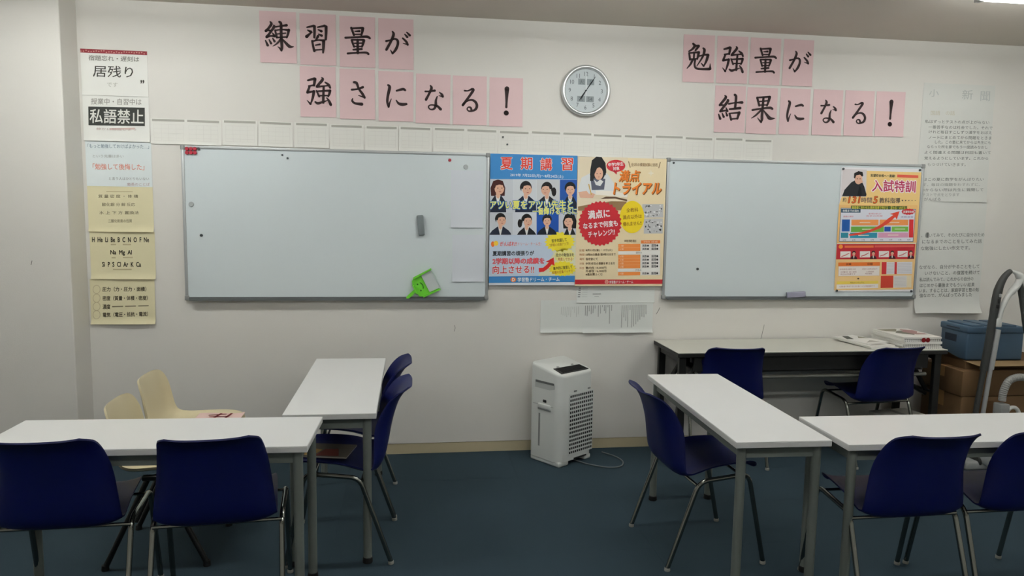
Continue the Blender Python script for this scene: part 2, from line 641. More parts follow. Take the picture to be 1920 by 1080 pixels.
# magnets
def magnet(x, z, r, m, label, group='button magnets', y=-0.0165, h=0.007):
    o = MB().lathe([(r, 0), (r, h * 0.6), (r * 0.85, h), (r * 0.3, h)], 14, 0, Matrix.Rotation(PI / 2, 4, 'X')).build('magnet', m, smooth=40)
    o.location = (x, y, z)
    return tag(o, label, 'magnet', group)


names = ['top left', 'top middle', 'top right', 'bottom left', 'bottom middle', 'bottom right']
for k in range(6):
    magnet(-1.271 + 0.0225 * (k % 3), 1.916 - 0.0225 * (k // 3), 0.0115, RED, 'red button magnet, %s of the block of six in the whiteboard corner' % names[k], y=-0.0225)
magnet(-1.205, 1.917, 0.008, DARKM, 'dark button magnet beside the block of six red ones', y=-0.0225)
magnet(0.291, 1.887, 0.010, RED, 'single red button magnet at the top right of the left whiteboard')
magnet(-0.723, 1.893, 0.006, DARKM, 'upper of two tiny dark magnets below the slips on the left whiteboard')
magnet(-0.692, 1.875, 0.006, DARKM, 'lower of two tiny dark magnets below the slips on the left whiteboard')
magnet(-1.257, 1.588, 0.015, GREYMAG, 'clear grey magnet near the left edge of the left whiteboard')
magnet(-1.204, 1.402, 0.009, DARKM, 'small dark magnet low on the left side of the left whiteboard')
magnet(0.392, 1.848, 0.015, GREYMAG, 'clear grey magnet near the top right corner of the left whiteboard')
magnet(1.944, 1.211, 0.009, DARKM, 'small dark magnet low on the left half of the right whiteboard')
magnet(1.750, 1.905, 0.007, DARKM, 'small dark magnet in the top left corner of the right whiteboard')
magnet(0.626, 2.040, 0.006, DARKM, 'upper black pin on the paper slip above the blue poster', y=-0.004)
magnet(0.654, 1.995, 0.006, DARKM, 'lower black pin on the paper slip above the blue poster', y=-0.004)

# ================================================================== slogan sheets
G = {}
G['練'] = ((15, 20, 725, 1015), [
    [(225, 225, 20), (245, 270, 38), (190, 350, 32), (135, 405, 36)], [(140, 405, 34), (180, 392, 22), (220, 400, 30)],
    [(290, 290, 20), (295, 320, 38), (230, 420, 30), (150, 520, 38)], [(150, 520, 34), (230, 498, 24), (300, 500, 36)], [(265, 440, 15), (300, 495, 38)],
    [(125, 590, 18), (165, 680, 36)], [(195, 570, 16), (230, 640, 32)], [(265, 540, 16), (298, 598, 34)],
    [(330, 320, 22), (420, 300, 20), (540, 280, 36)], [(400, 220, 30), (432, 260, 38), (430, 450, 40), (440, 700, 38), (430, 780, 14)], [(430, 770, 30), (395, 725, 22), (360, 700, 8)],
    [(315, 385, 24), (345, 520, 32)], [(315, 390, 22), (450, 365, 20), (580, 375, 36)], [(580, 370, 40), (562, 450, 32), (538, 515, 26)], [(355, 455, 16), (520, 432, 20)], [(350, 522, 20), (530, 505, 22)],
    [(425, 550, 30), (345, 640, 24), (265, 695, 10)], [(450, 545, 16), (520, 625, 36), (590, 688, 42), (672, 690, 8)]])
G['習'] = ((805, 45, 1490, 1035), [
    [(945, 312, 22), (1070, 278, 32)], [(1085, 285, 38), (1085, 400, 34), (1080, 500, 30)], [(955, 365, 16), (1015, 395, 38)], [(935, 490, 44), (990, 440, 28), (1045, 400, 10)],
    [(1145, 302, 20), (1280, 268, 32)], [(1305, 285, 40), (1304, 400, 36), (1295, 530, 32)], [(1155, 350, 16), (1215, 375, 36)], [(1160, 435, 16), (1218, 460, 36)],
    [(1150, 475, 36), (1125, 520, 28), (1095, 562, 14)], [(1038, 570, 28), (1052, 660, 30), (1075, 765, 32)], [(1040, 578, 24), (1150, 550, 22), (1250, 555, 32)], [(1255, 558, 42), (1250, 680, 38), (1240, 790, 24)],
    [(1100, 650, 18), (1185, 630, 26)], [(1080, 745, 22), (1220, 730, 20)]])
G['量'] = ((10, 35, 705, 1030), [
    [(240, 262, 32), (290, 400, 30)], [(250, 270, 22), (440, 252, 28)], [(462, 262, 44), (455, 320, 34), (435, 395, 26)], [(310, 328, 16), (400, 318, 30)], [(295, 388, 18), (430, 380, 20)],
    [(125, 460, 30), (350, 437, 26), (540, 420, 34), (600, 448, 30)],
    [(245, 500, 30), (290, 628, 28)], [(250, 495, 24), (470, 485, 28)], [(482, 495, 40), (468, 560, 32), (445, 622, 26)], [(300, 560, 18), (450, 550, 20)], [(290, 622, 18), (445, 615, 20)], [(362, 490, 34), (362, 750, 34)],
    [(275, 687, 24), (440, 667, 30)], [(165, 765, 28), (350, 745, 24), (520, 733, 30), (570, 758, 32)]])
G['が'] = ((772, 87, 1440, 1096), [
    [(920, 540, 30), (1000, 518, 22), (1085, 490, 26), (1135, 520, 34), (1138, 600, 34), (1100, 700, 36), (1040, 785, 22)], [(1040, 780, 30), (995, 710, 8)],
    [(1040, 345, 20), (1060, 400, 36), (1010, 540, 34), (922, 712, 34)], [(1235, 470, 24), (1300, 535, 32), (1328, 595, 30)], [(1320, 590, 24), (1240, 570, 8)], [(1275, 390, 18), (1320, 440, 34)], [(1312, 348, 18), (1368, 405, 34)]])
G['強'] = ((20, 10, 710, 970), [
    [(175, 277, 26), (300, 242, 36)], [(312, 248, 40), (290, 370, 32)], [(185, 385, 22), (285, 366, 24)], [(205, 390, 30), (160, 505, 34)], [(160, 508, 34), (285, 480, 24)], [(285, 485, 38), (262, 600, 34), (215, 735, 14)], [(215, 725, 30), (150, 655, 8)],
    [(440, 218, 16), (455, 258, 38), (345, 385, 32)], [(345, 392, 34), (450, 380, 22), (565, 365, 20)], [(505, 305, 20), (570, 350, 34), (600, 405, 28)],
    [(335, 470, 22), (385, 575, 30)], [(345, 480, 22), (590, 460, 30)], [(595, 462, 38), (582, 520, 32), (560, 572, 24)], [(390, 562, 20), (560, 555, 20)], [(475, 390, 30), (460, 690, 36)],
    [(308, 685, 24), (360, 708, 36), (450, 680, 26), (535, 652, 14)], [(530, 600, 16), (575, 660, 34), (605, 728, 38)]])
G['さ'] = ((792, 31, 1477, 1029), [
    [(1025, 445, 28), (1130, 430, 26), (1240, 388, 34)], [(1070, 295, 32), (1120, 312, 36), (1160, 420, 30), (1230, 520, 36), (1272, 595, 32)], [(1270, 590, 28), (1155, 556, 12)],
    [(1040, 620, 14), (1033, 670, 28), (1090, 715, 32), (1215, 728, 44)]])
G['に'] = ((20, 36, 694, 1013), [
    [(205, 308, 26), (235, 350, 40), (200, 520, 36), (190, 640, 32), (215, 735, 26)], [(215, 728, 28), (240, 640, 18), (268, 575, 10)], [(370, 412, 26), (490, 377, 36), (535, 395, 30)], [(360, 600, 16), (410, 660, 34), (480, 677, 42), (558, 668, 32)]])
G['な'] = ((756, 103, 1399, 1039), [
    [(930, 435, 24), (1010, 430, 22), (1105, 412, 32)], [(1025, 322, 20), (1045, 370, 36), (1000, 480, 30), (945, 590, 34)], [(1195, 440, 14), (1240, 480, 32), (1258, 518, 30)], [(1255, 515, 24), (1185, 505, 8)],
    [(1155, 518, 14), (1130, 600, 30), (1127, 700, 36), (1090, 762, 28), (1030, 770, 20), (992, 728, 18), (1020, 692, 18), (1080, 685, 22), (1160, 705, 30), (1220, 760, 38)]])
G['る'] = ((46, 51, 689, 987), [
    [(270, 335, 24), (330, 335, 18), (405, 300, 28)], [(405, 300, 28), (432, 320, 36), (350, 450, 32), (235, 610, 34)], [(235, 610, 28), (310, 535, 22), (400, 508, 26), (470, 540, 34), (502, 610, 36), (480, 680, 34), (420, 715, 26), (350, 722, 20), (317, 685, 18), (340, 648, 18), (382, 655, 26), (400, 700, 28)]])
G['！'] = ((751, 93, 1383, 1018), [[(1080, 300, 62), (1078, 400, 46), (1075, 550, 30), (1072, 650, 30)], [(1071, 760, 66), (1073, 762, 66)]])
G['勉'] = ((33, 55, 661, 1019), [
    [(225, 240, 30), (258, 282, 38), (210, 350, 30), (145, 395, 22)], [(250, 278, 22), (335, 280, 38)], [(335, 285, 36), (275, 370, 28)],
    [(150, 430, 26), (172, 560, 32)], [(150, 432, 22), (340, 405, 30)], [(342, 408, 38), (330, 480, 32), (315, 545, 26)], [(250, 412, 28), (245, 560, 26)], [(175, 552, 20), (320, 540, 20)],
    [(225, 560, 32), (180, 660, 28), (115, 742, 12)], [(275, 560, 28), (265, 660, 28), (295, 730, 30), (400, 745, 32), (570, 738, 38)], [(582, 735, 34), (576, 630, 8)],
    [(430, 322, 26), (455, 365, 38), (420, 500, 28), (310, 690, 12)], [(345, 487, 22), (440, 458, 24), (520, 450, 32)], [(530, 455, 40), (502, 570, 34), (450, 688, 16)], [(448, 680, 30), (390, 620, 8)]])
G['結'] = ((39, 44, 667, 997), [
    [(240, 248, 20), (255, 290, 38), (140, 442, 32)], [(145, 440, 30), (220, 440, 22)], [(290, 330, 20), (300, 362, 38), (155, 568, 32)], [(155, 572, 30), (300, 540, 22)], [(270, 490, 14), (300, 560, 34)],
    [(125, 630, 18), (160, 720, 36)], [(195, 605, 16), (230, 680, 34)], [(270, 580, 16), (298, 650, 34)],
    [(325, 412, 26), (470, 382, 22), (595, 375, 40)], [(440, 222, 34), (468, 270, 36), (455, 500, 34)], [(345, 520, 26), (560, 490, 38)], [(345, 610, 28), (385, 735, 32)], [(350, 607, 20), (540, 582, 28)], [(545, 585, 42), (510, 710, 30)], [(390, 720, 24), (520, 705, 22)]])
G['果'] = ((705, 72, 1333, 1019), [
    [(910, 282, 32), (960, 440, 30)], [(910, 280, 24), (1160, 252, 30)], [(1168, 258, 42), (1148, 350, 34), (1120, 435, 26)], [(960, 357, 18), (1130, 335, 22)], [(965, 430, 20), (1125, 420, 20)], [(1040, 270, 32), (1028, 600, 38), (1030, 720, 36), (1015, 785, 12)], [(1015, 778, 28), (935, 690, 8)],
    [(825, 537, 30), (1000, 502, 26), (1180, 477, 36), (1235, 495, 32)], [(1005, 530, 28), (900, 640, 26), (810, 705, 10)], [(1060, 540, 16), (1130, 625, 36), (1195, 692, 48), (1300, 690, 8)]])

SIGN_NAMES = {'練': 'ren', '習': 'shu'}
rows = [('left', 'upper', [('練', -0.739, 2.588), ('習', -0.507, 2.585), ('量', -0.273, 2.582), ('が', -0.042, 2.580)]),
        ('left', 'lower', [('強', -0.510, 2.277), ('さ', -0.275, 2.272), ('に', -0.042, 2.267), ('な', 0.187, 2.261), ('る', 0.413, 2.258), ('！', 0.642, 2.256)]),
        ('right', 'upper', [('勉', 1.896, 2.575), ('強', 2.125, 2.577), ('量', 2.354, 2.577), ('が', 2.585, 2.578)]),
        ('right', 'lower', [('結', 2.125, 2.262), ('果', 2.348, 2.260), ('に', 2.581, 2.263), ('な', 2.814, 2.264), ('る', 3.042, 2.265), ('！', 3.269, 2.267)])]


def brush(pr, ch, part='brush_lettering'):
    for st in G[ch][1]:
        pr.stroke(part, st, INK)


for side, row, items in rows:
    for k, (ch, x, z) in enumerate(items):
        o = sheet('slogan_sheet', 'pink paper sheet with brushed %s, %s in the %s row of the %s slogan' % ('exclamation mark' if ch == '！' else 'character ' + ch, ordinal(k), row, side),
                  'paper sheet', x - 0.106, z + 0.150, 0.212, 0.300, PINK, 'pink slogan sheets', tilt=random.uniform(0.004, 0.010), curl=random.uniform(0.001, 0.004), rot=random.uniform(-0.008, 0.008), nu=4, nv=12)
        q = G[ch][0]
        pr = Print(o, [(q[0], q[1]), (q[2], q[1]), (q[2], q[3]), (q[0], q[3])], 0.212, 0.300)
        brush(pr, ch)
        pr.finish()

# ================================================================== row of printed slips above the boards
cal_x = [-1.466, -1.268, -1.058, -0.851, -0.639, -0.43, -0.218, -0.011, 0.2, 0.403, 0.609, 0.813, 1.017, 1.217, 1.422, 1.63, 1.833, 2.042, 2.246]
for k, x in enumerate(cal_x):
    zt = 2.094 - 0.018 * (k / 18) + random.uniform(-0.003, 0.003)
    o = sheet('schedule_slip', 'white printed slip with grey header bar, %s from the left above the whiteboards' % ordinal(k), 'paper slip', x - 0.012, zt, 0.203, 0.150, SLIP, 'printed slips above the whiteboards', tilt=0.012, nu=3, nv=6, curl=0.004, rot=random.uniform(-0.006, 0.012))
    pr = Print(o, [(0, 0), (203, 0), (203, 150), (0, 150)], 0.203, 0.150)
    pr.rect('header_bar', 10, 4, 192, 17, flat(172, 170, 161))
    g = flat(216, 214, 208)
    for yy in (34, 60, 86, 112, 128):
        pr.rect('table_lines', 18, yy, 185, yy + 1.2, g)
    for xx in (18, 60, 101, 143, 184):
        pr.rect('table_lines', xx, 34, xx + 1.2, 129, g)
    pr.finish()

# ================================================================== clock
ck = thing('wall_clock', 'round silver rimmed wall clock with two small displays', 'clock', (1.149, 0, 2.343))
RX = Matrix.Rotation(PI / 2, 4, 'X')
MB().lathe([(0.152, 0.001), (0.158, 0.012), (0.160, 0.028), (0.154, 0.040), (0.146, 0.043), (0.139, 0.040), (0.134, 0.028), (0.133, 0.022)], 64, 0, RX).build('rim', mat('clock_rim', rgb(206, 208, 207), 0.3, 0.6), ck, 50)
fd = MB().lathe([(0.1335, 0.001), (0.1335, 0.0225)], 64, 0, RX).build('dial', mat('clock_dial', rgb(186, 194, 196), 0.5), ck, 40)
num = MB()
for h in range(1, 13):
    v, f = text_mesh(str(h))
    x0, y0, x1, y1 = bounds(v)
    a = 2 * PI * h / 12
    cx, cz = 0.102 * math.sin(a) * 1.02, 0.104 * math.cos(a)
    s = 0.026 / (y1 - y0)
    num.add([(cx + (p[0] - (x0 + x1) / 2) * s * 0.9, -0.0232, cz + (p[1] - (y0 + y1) / 2) * s) for p in v], f)
num.build('numerals', flat(96, 100, 104), ck, recalc=False)
for (a, b, c, d) in ((-0.051, 0.036, -0.006, 0.073), (0.006, 0.036, 0.053, 0.073), (-0.055, -0.070, -0.004, -0.034), (0.004, -0.070, 0.053, -0.034)):
    l = MB().box(a, c, -0.0236, -0.022, b, d).build('display', flat(142, 150, 152), ck)
dg = MB()
for body, cx, cz, s in (('火', -0.028, 0.054, 0.026), ('5', 0.03, 0.054, 0.024), ('26', -0.03, -0.052, 0.022), ('54', 0.028, -0.052, 0.022)):
    v, f = text_mesh(body)
    x0, y0, x1, y1 = bounds(v)
    dg.add([(cx + (p[0] - (x0 + x1) / 2) * s / (y1 - y0), -0.024, cz + (p[1] - (y0 + y1) / 2) * s / (y1 - y0)) for p in v], f)
dg.build('display_digits', flat(96, 104, 106), ck, recalc=False)


def hand(nm, ang, L, tail, w, y, m):
    d, s = Vector((math.sin(ang), 0, math.cos(ang))), Vector((math.cos(ang), 0, -math.sin(ang)))
    o = Vector((0, y, 0))
    pts = [o - d * tail - s * w * 0.5, o - d * tail + s * w * 0.5, o + d * L * 0.6 + s * w, o + d * L + s * w * 0.2, o + d * L - s * w * 0.2, o + d * L * 0.6 - s * w]
    b = MB()
    b.add([tuple(p) for p in pts] + [tuple(p + Vector((0, 0.001, 0))) for p in pts], [(0, 1, 2, 3, 4, 5), (11, 10, 9, 8, 7, 6)] + [(i, (i + 1) % 6, (i + 1) % 6 + 6, i + 6) for i in range(6)])
    b.build(nm, m, ck)


hand('minute_hand', math.radians(34), 0.107, 0.0, 0.004, -0.029, flat(40, 44, 46))
hand('hour_hand', math.radians(213), 0.074, 0.0, 0.0055, -0.027, flat(40, 44, 46))
hand('second_hand', math.radians(180), 0.035, 0.10, 0.002, -0.031, flat(226, 230, 230))
MB().lathe([(0.005, 0.022), (0.005, 0.033), (0.003, 0.034)], 12, 0, RX).build('hand_pin', flat(60, 64, 66), ck)

# ================================================================== people printed on the posters
SKIN = flat(226, 178, 152)
HAIR = flat(34, 28, 28)


def portrait(p, part, cx, cy, r, hair='short', suit=None, face=0, base=None, shirt=True, lv=2, hairc=None, skin=None, shoulders=1.9, blouse=None):
    suit = suit or flat(36, 38, 46)
    hc = hairc or HAIR
    sk = skin or SKIN
    by = base if base is not None else cy + 3.2 * r
    if hair == 'long':
        p.poly(part, [(cx - r * 1.15, cy + r * 1.35), (cx - r * 1.25, cy), (cx - r * 0.8, cy - r * 1.15), (cx, cy - r * 1.4), (cx + r * 0.8, cy - r * 1.15), (cx + r * 1.2, cy), (cx + r * 1.1, cy + r * 1.35)], hc, lv)
    if hair == 'tail':
        p.ell(part, cx + r * (1.25 if face <= 0 else -1.25), cy + r * 0.5, r * 0.42, r * 0.8, hc, lv)
    sy = cy + r * 1.55
    p.poly(part, [(cx - r * 0.5, sy - r * 0.3), (cx + r * 0.5, sy - r * 0.3), (cx + r * shoulders * 0.8, sy + r * 0.45), (cx + r * shoulders, sy + r * 0.95), (cx + r * shoulders * 1.05, by), (cx - r * shoulders * 1.05, by), (cx - r * shoulders, sy + r * 0.95), (cx - r * shoulders * 0.8, sy + r * 0.45)], suit, lv + 0.2)
    if shirt:
        p.poly(part, [(cx - r * 0.42, sy - r * 0.3), (cx + r * 0.42, sy - r * 0.3), (cx + r * 0.08, min(by, sy + r * 1.25)), (cx - r * 0.08, min(by, sy + r * 1.25))], blouse or flat(232, 232, 230), lv + 0.4)
    p.poly(part, [(cx - r * 0.36, cy + r * 0.6), (cx + r * 0.36, cy + r * 0.6), (cx + r * 0.3, sy), (cx, sy + r * 0.3), (cx - r * 0.3, sy)], sk, lv + 0.6)
    fx = cx + face * r * 0.22
    p.ell(part, fx, cy + r * 0.1, r * 0.8, r * 1.02, sk, lv + 0.8, 20)
    # hair cap
    pts = [(cx + r * 1.0 * math.cos(math.radians(a)), cy - r * 0.1 + r * 1.18 * math.sin(math.radians(a))) for a in range(180, 361, 15)]
    pts += [(fx + r * 0.72, cy + r * 0.05), (fx + r * 0.55, cy - r * 0.45), (fx, cy - r * 0.55), (fx - r * 0.55, cy - r * 0.4), (fx - r * 0.74, cy + r * 0.1)]
    p.poly(part, pts, hc, lv + 1.0)
    p.poly(part, [(cx - r * 1.0, cy - r * 0.1), (cx - r * 0.66, cy - r * 0.3), (cx - r * 0.78, cy + r * 0.5)] if face >= 0 else [(cx + r * 1.0, cy - r * 0.1), (cx + r * 0.66, cy - r * 0.3), (cx + r * 0.78, cy + r * 0.5)], hc, lv + 1.0)
    for e in (-0.34, 0.34):
        p.ell(part, fx + e * r + face * r * 0.08, cy + r * 0.05, r * 0.11, r * 0.07, HAIR, lv + 1.2, 8)
    p.poly(part, [(fx - r * 0.05 + face * r * 0.1, cy + r * 0.1), (fx + r * 0.09 + face * r * 0.12, cy + r * 0.42), (fx - r * 0.07 + face * r * 0.1, cy + r * 0.42)], flat(204, 152, 128), lv + 1.2)
    p.poly(part, [(fx - r * 0.26 + face * r * 0.1, cy + r * 0.62), (fx + r * 0.26 + face * r * 0.1, cy + r * 0.62), (fx + face * r * 0.1, cy + r * 0.76)], flat(176, 84, 80), lv + 1.2)


WHT = flat(240, 241, 240)

# ------------------------------------------------------------------ blue poster
o = sheet('poster', 'blue headed summer course poster with eight teacher portraits', 'poster', 0.545, 1.934, 0.560, 0.832, flat(232, 236, 240, 0.4), 'large course posters', y=-0.024, tilt=0.004, nu=2, nv=2)
p = Print(o, [(34, 36), (706, 52), (686, 1072), (21, 1062)], 0.560, 0.832)
PB = flat(62, 134, 196)
p.poly('heading_band', [(34, 36), (706, 52), (703, 235), (32, 232)], PB, 0)
for ch, cx, cy in (('夏', 157, 112), ('期', 310, 112), ('講', 462, 118), ('習', 625, 118)):
    p.otext('heading_lettering', ch, cx, cy, 88, 92, flat(222, 64, 48), WHT, 1, 0, 0.05, 0.02)
p.text('date_lettering', '2019年 7月22日(月)〜8月24日(土)', 390, 208, 410, 28, WHT, 1, 2, 0.012)
tiles = [(30, 233, 209, 490, (206, 210, 216)), (211, 235, 387, 490, (214, 218, 222)), (389, 236, 567, 490, (208, 210, 212)), (569, 237, 703, 490, (40, 88, 168)),
         (27, 491, 206, 666, (200, 204, 210)), (208, 491, 387, 667, (212, 216, 224)), (389, 491, 561, 668, (28, 82, 170)), (563, 491, 697, 668, (204, 208, 218))]
ppl = [(92, 300, 46, 'long', (30, 36, 54), 1, (70, 30, 28)), (305, 305, 46, 'short', (30, 38, 62), 1, (30, 28, 30)), (468, 310, 44, 'tail', (34, 34, 40), -1, (30, 26, 26)), (650, 310, 44, 'short', (28, 34, 52), 0, (28, 26, 28)),
       (110, 548, 42, 'short', (36, 42, 62), 1, (30, 26, 26)), (312, 556, 42, 'tail', (30, 30, 36), 1, (26, 24, 24)), (470, 556, 38, 'short', (22, 28, 44), 0, (40, 38, 42)), (648, 560, 44, 'long', (28, 28, 32), -1, (24, 22, 22))]
for k, (tl, pp) in enumerate(zip(tiles, ppl)):
    part = 'portrait_photo#%d' % k
    p.rect(part, tl[0], tl[1], tl[2], tl[3], flat(*tl[4]), 0.4)
    sh = 1.9
    cx = pp[0]
    if cx + pp[2] * sh * 1.05 > tl[2]:
        sh = (tl[2] - cx) / pp[2] / 1.05
    if cx - pp[2] * sh * 1.05 < tl[0]:
        sh = min(sh, (cx - tl[0]) / pp[2] / 1.05)
    portrait(p, part, cx, pp[1], pp[2], pp[3], flat(*pp[4]), pp[5], tl[3], True, 1.2, flat(*pp[6]), None, sh)
LB = flat(46, 118, 190)
YE = flat(240, 236, 120)
p.otext('slogan_lettering', 'アツい夏をアツい先生と', 350, 432, 640, 66, YE, LB, 4, 0, 0.10, 0.03)
p.otext('slogan_lettering', '一番輝けるキミに', 530, 484, 345, 50, YE, LB, 4, 0, 0.10, 0.03)
p.poly('lower_panel', [(26, 667), (697, 669), (690, 994), (22, 992)], flat(200, 214, 232), 0.2)
p.poly('lower_panel', [(470, 669), (697, 669), (690, 994), (400, 993), (520, 820)], flat(226, 226, 196), 0.5)
p.ell('starburst#a', 500, 690, 1, 1, YE, 0.5)
p.star('starburst#a', 570, 725, 122, 82, 18, 0.84, flat(244, 226, 60), 1)
p.star('starburst#b', 608, 838, 84, 66, 16, 0.86, flat(240, 232, 150), 1)
p.star('starburst#c', 592, 938, 112, 62, 18, 0.84, flat(244, 226, 60), 1.3)
p.text('small_lettering', '苦手克服して', 565, 712, 118, 26, flat(86, 76, 40), 2, -5, 0.02)
p.text('small_lettering', '2学期の成績アップ!', 565, 745, 150, 24, flat(170, 120, 40), 2, -5, 0.01)
p.text('small_lettering', '自分の勉強法を', 612, 828, 138, 26, flat(86, 76, 60), 2, 0, 0.02)
p.text('small_lettering', '見直しできる!', 615, 862, 120, 24, flat(190, 100, 60), 2, 0, 0.01)
p.text('small_lettering', '集中的に復習して', 594, 930, 150, 26, flat(86, 76, 40), 2.3, -5, 0.02)
p.text('small_lettering', '知識の定着バッチリ', 590, 962, 160, 24, flat(190, 110, 40), 2.3, -5, 0.01)
p.ell('small_emblem', 52, 738, 14, 22, flat(236, 120, 50), 1)
p.ell('small_emblem', 76, 732, 18, 20, flat(246, 206, 70), 1.2)
p.text('cheer_lettering', 'がんばれ!!', 172, 736, 130, 36, flat(222, 66, 52), 1, 0, 0.02)
p.text('cheer_lettering', 'ドリーム・チーム生!', 335, 738, 180, 24, flat(222, 110, 96), 1, 0, 0.0)
p.text('body_lettering', '夏期講習の頑張りが', 210, 812, 318, 38, flat(38, 42, 50), 1, 0, 0.03)
p.otext('body_lettering', '2学期以降の成績を', 250, 873, 398, 46, flat(238, 120, 130), flat(206, 40, 54), 1, 0, 0.05, -0.01)
p.otext('body_lettering', '向上させる!!', 210, 940, 318, 62, flat(214, 46, 56), WHT, 1, 0, 0.06, 0.02)
AR = flat(214, 44, 42)
p.poly('arrow', [(406, 930), (440, 928), (468, 905), (485, 885), (460, 882), (522, 848), (530, 915), (508, 902), (480, 935), (445, 960), (408, 964)], AR, 2)
p.poly('footer_band', [(22, 993), (690, 995), (688, 1046), (21, 1044)], PB, 1)
p.ell('footer_emblem', 210, 1020, 22, 20, flat(238, 130, 60), 2)
p.text('footer_emblem', 'D', 210, 1020, 20, 24, WHT, 3, 0, 0.03)
p.text('footer_lettering', '学習塾ドリーム・チーム', 406, 1021, 326, 34, WHT, 2, 0, 0.025)
p.finish()

# ------------------------------------------------------------------ cream poster
o = sheet('poster', 'cream trial exam poster with a studying girl and a red starburst', 'poster', 1.108, 1.929, 0.592, 0.832, flat(240, 222, 182, 0.4), 'large course posters', y=-0.024, tilt=0.004, nu=2, nv=2)
p = Print(o, [(42, 62), (738, 80), (706, 1060), (22, 1050)], 0.592, 0.832)
gp = 'girl_photo'
p.poly(gp, [(42, 62), (430, 70), (430, 450), (34, 470)], flat(232, 218, 190), 0.2)
p.poly(gp, [(46, 300), (70, 220), (140, 185), (270, 190), (320, 260), (330, 345), (46, 345)], flat(226, 228, 228), 0.5)
p.poly(gp, [(135, 200), (150, 90), (185, 62), (225, 66), (255, 110), (262, 180), (236, 232), (150, 236)], flat(34, 34, 36), 0.8)
p.poly(gp, [(140, 225), (255, 230), (245, 312), (150, 315)], flat(92, 96, 112), 1.0)
p.poly(gp, [(165, 235), (190, 255), (215, 235), (240, 250), (215, 285), (180, 275)], flat(232, 232, 230), 1.2)
p.ell(gp, 203, 190, 34, 48, SKIN, 1.4)
p.poly(gp, [(150, 90), (185, 64), (225, 66), (256, 112), (258, 205), (236, 170), (222, 135), (190, 150), (172, 190), (160, 245), (136, 245), (138, 160)], flat(34, 34, 36), 1.6)
for ex in (190, 216):
    p.ell(gp, ex, 190, 5, 2.5, flat(60, 40, 36), 1.8, 8)
p.poly(gp, [(196, 214), (212, 214), (204, 219)], flat(180, 90, 84), 1.8)
p.poly(gp, [(46, 330), (110, 320), (130, 345), (150, 335), (175, 345), (160, 375), (60, 372)], SKIN, 1.6)
p.poly(gp, [(122, 270), (130, 268), (150, 350), (144, 352)], flat(208, 170, 80), 1.9)
p.poly(gp, [(180, 318), (320, 322), (430, 350), (425, 372), (300, 360), (180, 350)], flat(246, 240, 228), 1.5)
p.poly(gp, [(44, 375), (210, 385), (290, 360), (360, 370), (428, 390), (420, 402), (300, 400), (90, 440), (44, 440)], flat(238, 224, 196), 1.2)
p.poly(gp, [(215, 382), (260, 365), (330, 366), (425, 388), (425, 402), (330, 380)], flat(96, 72, 52), 2.0)
p.poly(gp, [(44, 440), (120, 425), (300, 400), (420, 402), (420, 440), (380, 470), (44, 470)], flat(150, 120, 84), 1.3)
SB = flat(206, 52, 62)
p.ell('speech_bubble', 336, 132, 74, 46, SB, 2)
p.poly('speech_bubble', [(305, 165), (345, 168), (342, 198)], SB, 2)
p.text('speech_bubble', '中学3年生', 336, 120, 118, 28, WHT, 3, -4, 0.02)
p.text('speech_bubble', '対象', 338, 152, 50, 26, WHT, 3, -4, 0.02)
p.text('small_lettering', '全5科の模擬試験に挑戦', 560, 124, 210, 26, flat(150, 120, 84), 1, 1, 0.01)
p.poly('small_lettering', [(432, 98), (438, 98), (452, 146), (446, 146)], flat(150, 120, 84), 1)
p.poly('small_lettering', [(690, 104), (684, 104), (670, 150), (676, 150)], flat(150, 120, 84), 1)
OR, ORD = flat(238, 132, 48), flat(132, 84, 38)
p.poly('sparkle', [(612, 160), (618, 182), (640, 188), (618, 194), (612, 218), (606, 194), (586, 188), (606, 182)], flat(248, 238, 216), 1)
p.otext('title_lettering', '満点', 446, 212, 165, 84, ORD, flat(246, 226, 120), 2, 0, 0.05, 0.04, 0.2)
p.text('title_lettering', '満点', 442, 208, 165, 84, OR, 3.6, 0, 0.02, 0.2)
p.otext('title_lettering', 'トライアル', 510, 308, 376, 86, ORD, flat(246, 226, 120), 2, 0, 0.05, 0.05, 0.2)
p.text('title_lettering', 'トライアル', 505, 303, 376, 86, OR, 3.6, 0, 0.03, 0.2)
p.star('starburst#r', 215, 570, 170, 174, 32, 0.925, flat(200, 44, 54), 3)
p.text('starburst#r', '満点に', 205, 497, 168, 62, WHT, 4, -5, 0.03)
p.text('starburst#r', 'なるまで何度も', 218, 578, 268, 46, WHT, 4, -5, 0.025)
p.text('starburst#r', 'チャレンジ!!', 226, 645, 206, 46, WHT, 4, -6, 0.025)
p.ell('yellow_badge', 465, 522, 96, 124, flat(242, 214, 42), 2.4, 40)
for k, (tx, yy, ww) in enumerate((('全教科', 468, 92), ('満点以外は', 520, 150), ('帰れません!!', 572, 146))):
    p.text('yellow_badge', tx, 466, yy, ww, 32, flat(150, 108, 30), 4, -4, 0.015)
for k, (y0, y1) in enumerate(((424, 528), (534, 650))):
    part = 'classroom_photo#%d' % k
    x0, x1 = (545, 712) if k == 0 else (558, 708)
    p.rect(part, x0, y0, x1, y1, flat(196, 196, 196), 1)
    rr = random.Random(k + 3)
    for q in range(26):
        cx, cy = rr.uniform(x0 + 12, x1 - 14), rr.uniform(y0 + 12, y1 - 10)
        a, b = rr.uniform(5, 20), rr.uniform(4, 10)
        g = rr.choice([40, 60, 100, 150, 236, 240])
        p.poly(part, [(cx - a * .6, cy - b * .4), (cx + a * .2, cy - b), (cx + a * .6, cy), (cx, cy + b * .8)], flat(g, g, g), 1.2 + q * 0.02)
TO = flat(238, 142, 70)
p.text('timetable_lettering', '時間割', 452, 706, 90, 20, flat(110, 90, 64), 1, 0, 0.01)
p.rect('timetable', 536, 702, 688, 726, flat(230, 130, 66), 1)
